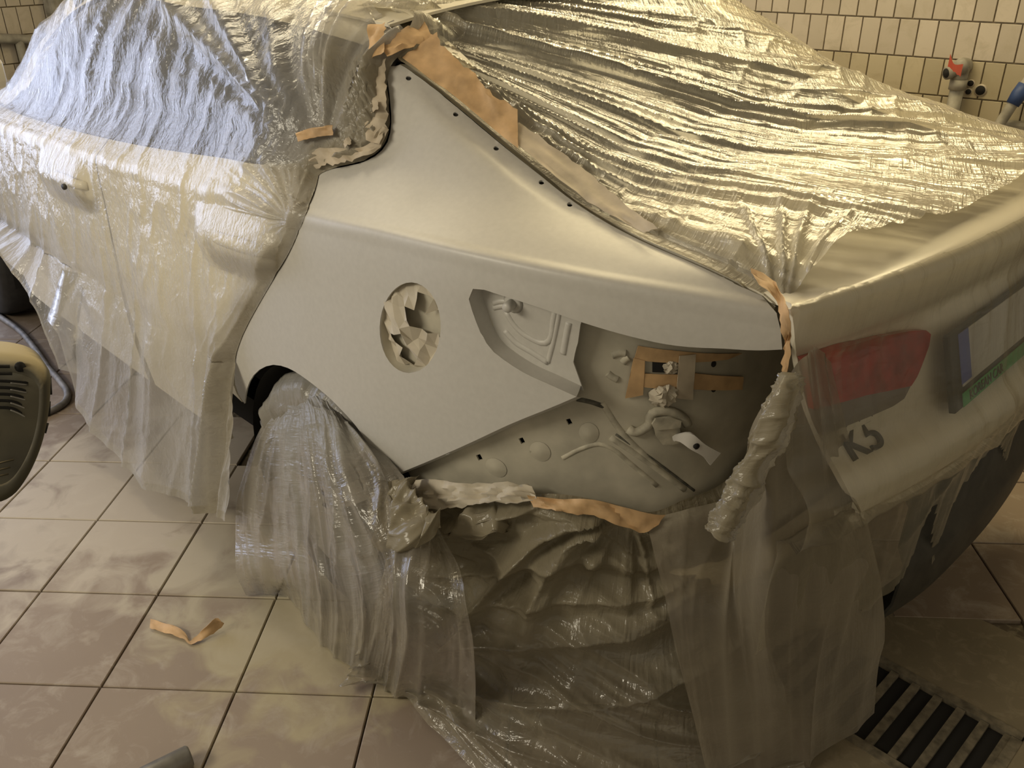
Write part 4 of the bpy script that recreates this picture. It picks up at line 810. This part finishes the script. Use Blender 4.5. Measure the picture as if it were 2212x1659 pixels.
ribbon('masking_tape', [onp(1620, 588, 'z', 1.085), onp(1656, 600, 'z', 1.082), onp(1690, 630, 'z', 1.075), onp(1709, 668, 'x', -1.005), onp(1714, 720, 'x', -1.0), onp(1709, 800, 'x', -.995)],
       [onp(1632, 612, 'z', 1.078), onp(1660, 636, 'z', 1.07), onp(1684, 664, 'z', 1.055), onp(1694, 700, 'x', -.985), onp(1698, 750, 'x', -.98), onp(1699, 806, 'x', -.98)], 'tan masking tape curving over the boot lid corner', MT['tape'], crumple=.005, seed=13)
def onI(pts, d): return np.array([IN.px3(*p)+np.array(d) for p in pts])
ribbon('masking_tape', onI([(1150, 1040), (1220, 1046), (1270, 1043), (1330, 1056), (1390, 1072), (1428, 1084)], (-.03, .04, 0)), onI([(1160, 1054), (1220, 1064), (1290, 1072), (1335, 1088), (1390, 1104), (1420, 1096)], (-.04, .05, 0)), 'tan masking tape holding the film below the bare bumper opening', MT['tape'], crumple=.010, seed=14)
ribbon('masking_paper', onI([(905, 1026), (960, 1022), (1020, 1034), (1090, 1036), (1160, 1044)], (-.012, .02, 0)), onI([(890, 1062), (960, 1068), (1040, 1062), (1120, 1058), (1180, 1060)], (-.03, .045, 0)), 'sprayed paper strip along the film edge under the quarter panel', MT['paper'], 'paper', n=34, m=9, crumple=.016, seed=15)
ribbon('masking_paper', onI([(852, 1046), (890, 1030), (906, 1028)], (-.012, .03, 0)), onI([(860, 1064), (890, 1056), (912, 1048)], (-.02, .04, 0)), 'small folded card flap at the lower front corner of the quarter panel', MT['paper'], 'paper', n=8, crumple=.003, seed=16)
# bunched, sprayed film beside the wheel arch
RB = [[py(838, 1036, .915), py(832, 1080, .93), py(836, 1130, .95), py(862, 1168, .96)], [py(856, 1046, .93), py(860, 1085, .96), py(872, 1130, .99), py(890, 1178, .99)],
      [py(872, 1060, .92), py(888, 1095, .95), py(905, 1135, .97), py(925, 1180, .98)], [py(890, 1068, .90), py(915, 1105, .92), py(935, 1135, .94), py(962, 1165, .95)]]
PB = net(RB, 90, 80); cb_, wb_ = np.meshgrid(np.linspace(0, 1, 90), np.linspace(0, 1, 80), indexing='ij')
film('masking_film', PB, .004+.030*sharp(cb_*4+.8*noise(cb_*3, wb_*3, 2), wb_*1.3, 71)+.014*sharp(cb_*6+wb_*5, wb_*4, 72)+.02*np.maximum(0, np.sin(wb_*9))*sm(.5, .9, wb_), .8+.2*fbm(cb_*7, wb_*7, 2), FM['low'], 'bunched grey sprayed film at the rear edge of the wheel arch', uv=np.stack([cb_*.15, wb_*.2], -1))
RB = [[py(985, 1092, .80), py(975, 1120, .84), py(985, 1150, .86)], [py(1010, 1082, .80), py(1020, 1125, .86), py(1035, 1168, .88)], [py(1050, 1090, .78), py(1068, 1130, .84), py(1075, 1165, .86)], [py(1110, 1105, .74), py(1095, 1125, .78), py(1085, 1140, .82)]]
PB = net(RB, 60, 50); cb_, wb_ = np.meshgrid(np.linspace(0, 1, 60), np.linspace(0, 1, 50), indexing='ij')
film('masking_film', PB, .004+.035*sharp(cb_*2.2+wb_*.6, wb_*1.5, 73)+.008*sharp(cb_*6, wb_*6, 74), .85+.15*fbm(cb_*7, wb_*7, 2), FM['low'], 'loose crumpled flap of sprayed film below the quarter panel', uv=np.stack([cb_*.15, wb_*.12], -1))
# ---------------------------------------------------------------- loose things on the floor
e1 = [fl(*p, z) for p, z in (((326, 1340), .004), ((350, 1346), .006), ((385, 1356), .012), ((402, 1374), .004), ((412, 1386), .003), ((422, 1378), .006), ((445, 1352), .03), ((470, 1334), .04), ((478, 1338), .035))]
e2 = [fl(*p, z) for p, z in (((324, 1358), .003), ((350, 1366), .004), ((378, 1374), .004), ((400, 1384), .004), ((413, 1393), .003), ((426, 1389), .003), ((452, 1374), .006), ((478, 1352), .01), ((482, 1344), .02))]
ribbon('masking_tape', e1, e2, 'torn folded piece of tan masking tape lying on the floor tiles', MT['tape'], n=30, crumple=.003, seed=18)
p0, p1 = fl(412, 1632, .024), fl(250, 1712, .024); d_ = (p1-p0)/np.linalg.norm(p1-p0)
pipe = tube('metal_pipe', [p0, p0+d_*.004, p0+d_*.5], [.020, .024, .024], MT['galv'], None, 20); tag(pipe, 'dull grey round metal pipe lying on the floor near the camera', 'pipe')
cpx = [(-60, 640), (0, 684), (40, 712), (75, 752), (105, 795), (132, 826), (146, 850), (141, 868), (118, 884), (80, 900), (0, 930)]
cb2 = smooth_line([fl(*p, .012) for p in cpx], 60); tag(tube('cable', cb2, .0125, MT['cable'], None, 10), 'thick dusty grey cable looping over the floor beside the front wheel', 'cable')
# floor drain
a0, a1, b0 = fl(1899, 1432, 0), fl(2189, 1592, 0), fl(1838, 1580, 0)
ex = (a1-a0); Lx = np.linalg.norm(ex); ex /= Lx; ey = b0-a0; ey -= ex*(ey @ ex); Ly = np.linalg.norm(ey); ey /= Ly
pitch = Lx/5.95
dg_ = empty('drain_grate', a0); tag(dg_, 'rusty slotted iron drain grate sunk in the floor', 'drain grate')
Rg = np.stack([ex, ey, [0, 0, 1.]], 1)
if np.linalg.det(Rg) < 0: Rg = np.stack([ex, ey, [0, 0, -1.]], 1)
def gbox(name, x, y, w, h, z0, z1, mat, parent):
    c = ex*x+ey*y+np.array([0, 0, (z0+z1)/2]); V, Fc = box_vf(c, w, h, z1-z0, Rg); return mesh_obj(name, V, Fc, mat, parent, False)
x0_ = -4*pitch
for k in range(-3, 7): gbox('bar', k*pitch-.21*pitch, Ly*.5, pitch*.36, Ly, -.02, -.001, MT['rust'], dg_)
gbox('frame_bar', (x0_+Lx)/2, -.014, Lx-x0_+.03, .024, -.02, .001, MT['rust'], dg_); gbox('frame_bar', (x0_+Lx)/2, Ly+.014, Lx-x0_+.03, .024, -.02, .001, MT['rust'], dg_)
gbox('frame_bar', Lx+.008, Ly/2, .022, Ly, -.02, .001, MT['rust'], dg_); gbox('frame_bar', x0_-.012, Ly/2, .022, Ly, -.02, .001, MT['rust'], dg_)
gbox('pit_shade', (x0_+Lx)/2, Ly/2, Lx-x0_, Ly, -.0115, -.0105, MT['dark'], dg_)  # thin black sheet, painted stand-in for the shade between the bars
# concrete apron round the drain
def apron(x, y, w, h): 
    c = a0+ex*x+ey*y; V, Fc = box_vf(c+np.array([0, 0, -.0072]), w, h, .012, Rg); return mesh_obj('concrete_edging', V, Fc, MT['concrete'], floor, False)
apron((x0_+Lx)/2, -.026-.15, Lx-x0_+1.1, .30); apron((x0_+Lx)/2, Ly+.026+.15, Lx-x0_+1.1, .30); apron(Lx+.019+.275, Ly/2, .55, Ly+.052)
# ---------------------------------------------------------------- dusty machine at the left edge
mach = empty('dust_extractor', atd(-60, 930, 1.05)); tag(mach, 'dusty dark plastic machine housing with curved vent slots at the left edge', 'machine')
mo = np.array(mach.location)
OUT = [(-170, 772), (-60, 764), (0, 762), (45, 767), (74, 775), (98, 789), (108, 802), (112, 850), (108, 898), (97, 952), (80, 1000), (56, 1045), (32, 1075), (12, 1088), (-40, 1096), (-170, 1096)]
front = np.array([atd(u, v, 1.05-.0002*max(0, u+40)) for u, v in smooth_line(OUT, 60)]); cen = front.mean(0)
vd = ray(10, 930); vd[2] *= .35; vd /= np.linalg.norm(vd)
layers = [(0, .74), (-.004, .84), (.004, .97), (.012, 1.0), (.07, .99), (.085, .94)]
sh = np.stack([cen+(front-cen)*s+vd*d for d, s in layers], 1)
MT['casing'] = simple('dusty_dark_casing', (.062, .054, .032), .6, nscale=12, namt=.45); 
m, nt, b = mat_new('dusted_casing'); L = nt.links.new          # dust settles on what faces up
g = nd(nt, 'ShaderNodeNewGeometry'); sx_ = nd(nt, 'ShaderNodeSeparateXYZ'); L(g.outputs['Normal'], sx_.inputs[0]); nz = nd(nt, 'ShaderNodeTexNoise', i_Scale=25., i_Detail=6.); L(g.outputs['Position'], nz.inputs['Vector'])
ad = nd(nt, 'ShaderNodeMath', operation='MULTIPLY_ADD', i_1=.5, i_2=-.25); L(nz.outputs[0], ad.inputs[0]); a2_ = nd(nt, 'ShaderNodeMath', operation='ADD'); L(sx_.outputs[2], a2_.inputs[0]); L(ad.outputs[0], a2_.inputs[1])
L(ramp(nt, a2_.outputs[0], [(.55, (.060, .052, .030)), (.85, (.42, .35, .20))]), b.inputs['Base Color']); b.inputs['Roughness'].default_value = .65; MT['dustcase'] = m
def loc(o): o.location = -mo; o.parent = mach; return o
o = loc(grid_obj('casing', np.concatenate([sh, sh[:1]]), MT['dustcase'], None)); loc(mesh_obj('casing_back', sh[:, -1], [tuple(range(len(sh)))], MT['casing'], None, False))
o = loc(mesh_obj('front_cover', [*(sh[:, 0]), cen-vd*.004], [(i, (i+1) % len(sh), len(sh)) for i in range(len(sh))], MT['casing'], None)); 
def fpt(u, v, off): return atd(u, v, 1.05)-vd*(off+.012)
for k, (ya, yb, xe) in enumerate(((812, 817, 55), (826, 834, 55), (840, 850, 55), (854, 868, 53), (869, 886, 52))):
    pts = smooth_line([fpt(-60, ya-1, .013), fpt(-20, ya-1, .0125), fpt(20, ya+1, .012), fpt(xe, yb, .011)], 14); loc(tube('vent_slot', pts, .0016, MT['dark'], None, 6))  # black bars in place of slots, painting the shade inside
    pts2 = smooth_line([fpt(18, ya+3.5, .013), fpt(38, (ya+yb)/2+3.5, .013), fpt(xe-1, yb+3, .012)], 8); loc(tube('slot_highlight', pts2, .0010, MT['galv'], None, 6))  # thin bright bars added as highlights along the lower slot edges
for ya, xe in ((781, 17), (796, 22)): loc(tube('vent_slot', [fpt(-50, ya, .012), fpt(xe, ya, .012)], .0018, MT['dark'], None, 6))
c_ = fpt(39, 783, .008); loc(tube('screw_hole', [c_, c_-vd*.004], .0052, MT['dark'], None, 14))
for pa, pb in (((104, 810), (106, 846)), ((103, 860), (102, 892)), ((99, 906), (93, 928))): loc(tube('side_slot', [fpt(*pa, .002), fpt(*pb, .002)], .0016, MT['dark'], None, 6))
for pa, pb in (((0, 986), (25, 978)), ((0, 1000), (18, 994)), ((0, 1013), (14, 1008))): loc(tube('groove', [fpt(-40, pa[1]+8, .012), fpt(*pb, .0125)], .0009, MT['dustcase'], None, 6))
base_ = np.array([mo[0], mo[1], 0])+np.array([RT[0], RT[1], 0])*-.42
loc(tube('stand_pole', [base_+[0, 0, .01], base_+[0, 0, mo[2]]], .016, MT['galv'], None, 12))
for a in (.5, 2.6, 4.7): loc(tube('stand_leg', [base_+[0, 0, .12], base_+[.16*math.cos(a), .16*math.sin(a), .012]], .011, MT['galv'], None, 10))
loc(tube('pole_clamp', [base_+[0, 0, mo[2]], fpt(-160, 930, -.06)], .02, MT['black'], None, 12))
# ---------------------------------------------------------------- fittings on the walls
def wp(px, py_, k, off):
    u, z = wallhit(px, py_, k); n = wnor if k == 'r' else -wdir; P = wallpt(u, z, k); d = ray(px, py_)     # a point OFF in front of the wall on that line of sight
    t = ((P-CAM) @ n + off)/(d @ n); return CAM+d*t
wv = empty('water_tap', wp(2072, 160, 'r', .05)); tag(wv, 'grey wall pipe with a red handled ball valve on the tiled wall', 'tap'); wo = np.array(wv.location)
def lw_(o): o.location = -wo; o.parent = wv; return o
top = wp(2076, 152, 'r', .06); lowp = wp(2052, 250, 'r', .06); lowp = np.array([top[0], top[1], lowp[2]-.5])
lw_(tube('riser_pipe', [lowp, top-[0, 0, .02]], .027, MT['steelgrey'], None, 14)); lw_(tube('pipe_collar', [top-[0, 0, .075], top-[0, 0, .035]], .034, MT['steelgrey'], None, 14))
lw_(tube('elbow', smooth_line([top-[0, 0, .04], top, top+wnor*.02+[0, 0, .015], top-wnor*.055+[0, 0, .012]], 14), .031, MT['steelgrey'], None, 14))
sp = wp(2044, 158, 'r', .11); lw_(tube('valve_body', [top+[0, 0, .0], top*.45+sp*.55, top*.3+sp*.7, sp], [.024, .02, .026, .026], MT['steelgrey'], None, 14))
dv = (sp-top)/np.linalg.norm(sp-top); lw_(tube('spout_bore', [sp-dv*.002, sp+dv*.002], .019, MT['dark'], None, 14))
ha, hb, hc = wp(2050, 130, 'r', .14), wp(2061, 146, 'r', .15), wp(2078, 151, 'r', .15)
lw_(ribbon('valve_handle', [ha+[0, 0, .024], hb+[0, 0, .012], hc+[0, 0, .022]], [ha-[0, 0, .022], hb-[0, 0, .014], hc-[0, 0, .026]], None, MT['redpaint'], None, n=9, m=3, crumple=0))
for c, r_ in (((2097, 180), .012), ((2092, 198), .011), ((2118, 195), .019)):
    p = wp(*c, 'r', .011); o = tube('pipe_socket', [p-wnor*.002, p+wnor*.004], r_, MT['dark'], wr, 14); tube('socket_ring', [p-wnor*.004, p+wnor*.002], r_*1.3, MT['walltile'], wr, 14)
hz_ = empty('hose_lance', wp(2190, 215, 'r', .1)); tag(hz_, 'grey hose pipe with a blue grip leaning on the tiled wall', 'hose'); ho = np.array(hz_.location)
def lh(o): o.location = -ho; o.parent = hz_; return o
A_, B_ = wp(2150, 282, 'r', .12), wp(2250, 130, 'r', .05); dd = B_-A_
lh(tube('hose', [A_-dd*1.2, A_, A_+dd*.5, B_], .021, MT['steelgrey'], None, 12)); lh(tube('blue_grip', [A_+dd*.38, A_+dd*.52, A_+dd*.66], [.026, .03, .027], simple('blue_rubber_grip', (.03, .06, .17), .5), None, 12))
p = wp(2192, 284, 'r', .04); tag(box('junction_box', p, .09, .06, .08, MT['steelgrey'], None, np.stack([wdir, wnor, [0, 0, 1.]], 1), bevel=.012), 'small dirty grey box low on the tiled wall beside the hose', 'box')
pp = [wallpt(wallhit(u, v, 'f')[0], wallhit(u, v, 'f')[1], 'f')-wdir*.06 for u, v in ((-60, 80), (0, 82), (45, 84), (100, 92), (200, 108))]
fpo = empty('wall_pipe', pp[1]); tag(fpo, 'dusty grey pipe running along the tiled wall beyond the bonnet', 'pipe'); fo = np.array(pp[1])
def lf(o): o.location = -fo; o.parent = fpo; return o
lf(tube('pipe_run', smooth_line(pp, 20), .026, MT['steelgrey'], None, 12)); q_ = pp[1]*.35+pp[2]*.65; lf(tube('pipe_drop', [q_+[0, 0, 0], q_-[0, 0, .9]], .024, MT['steelgrey'], None, 12))
p = wp(132, 8, 'f', .06); tag(box('wall_bracket', p, .10, .17, .13, MT['steelgrey'], None, np.stack([wdir, wnor, [0, 0, 1.]], 1), bevel=.02), 'dusty grey lump like bracket on the far tiled wall above the pipe', 'bracket')
# white mirror at the far left
mp = onp(-46, 158, 'y', 1.0); box('door_mirror', mp, .08, .14, .11, MT['white'], car, bevel=.03)
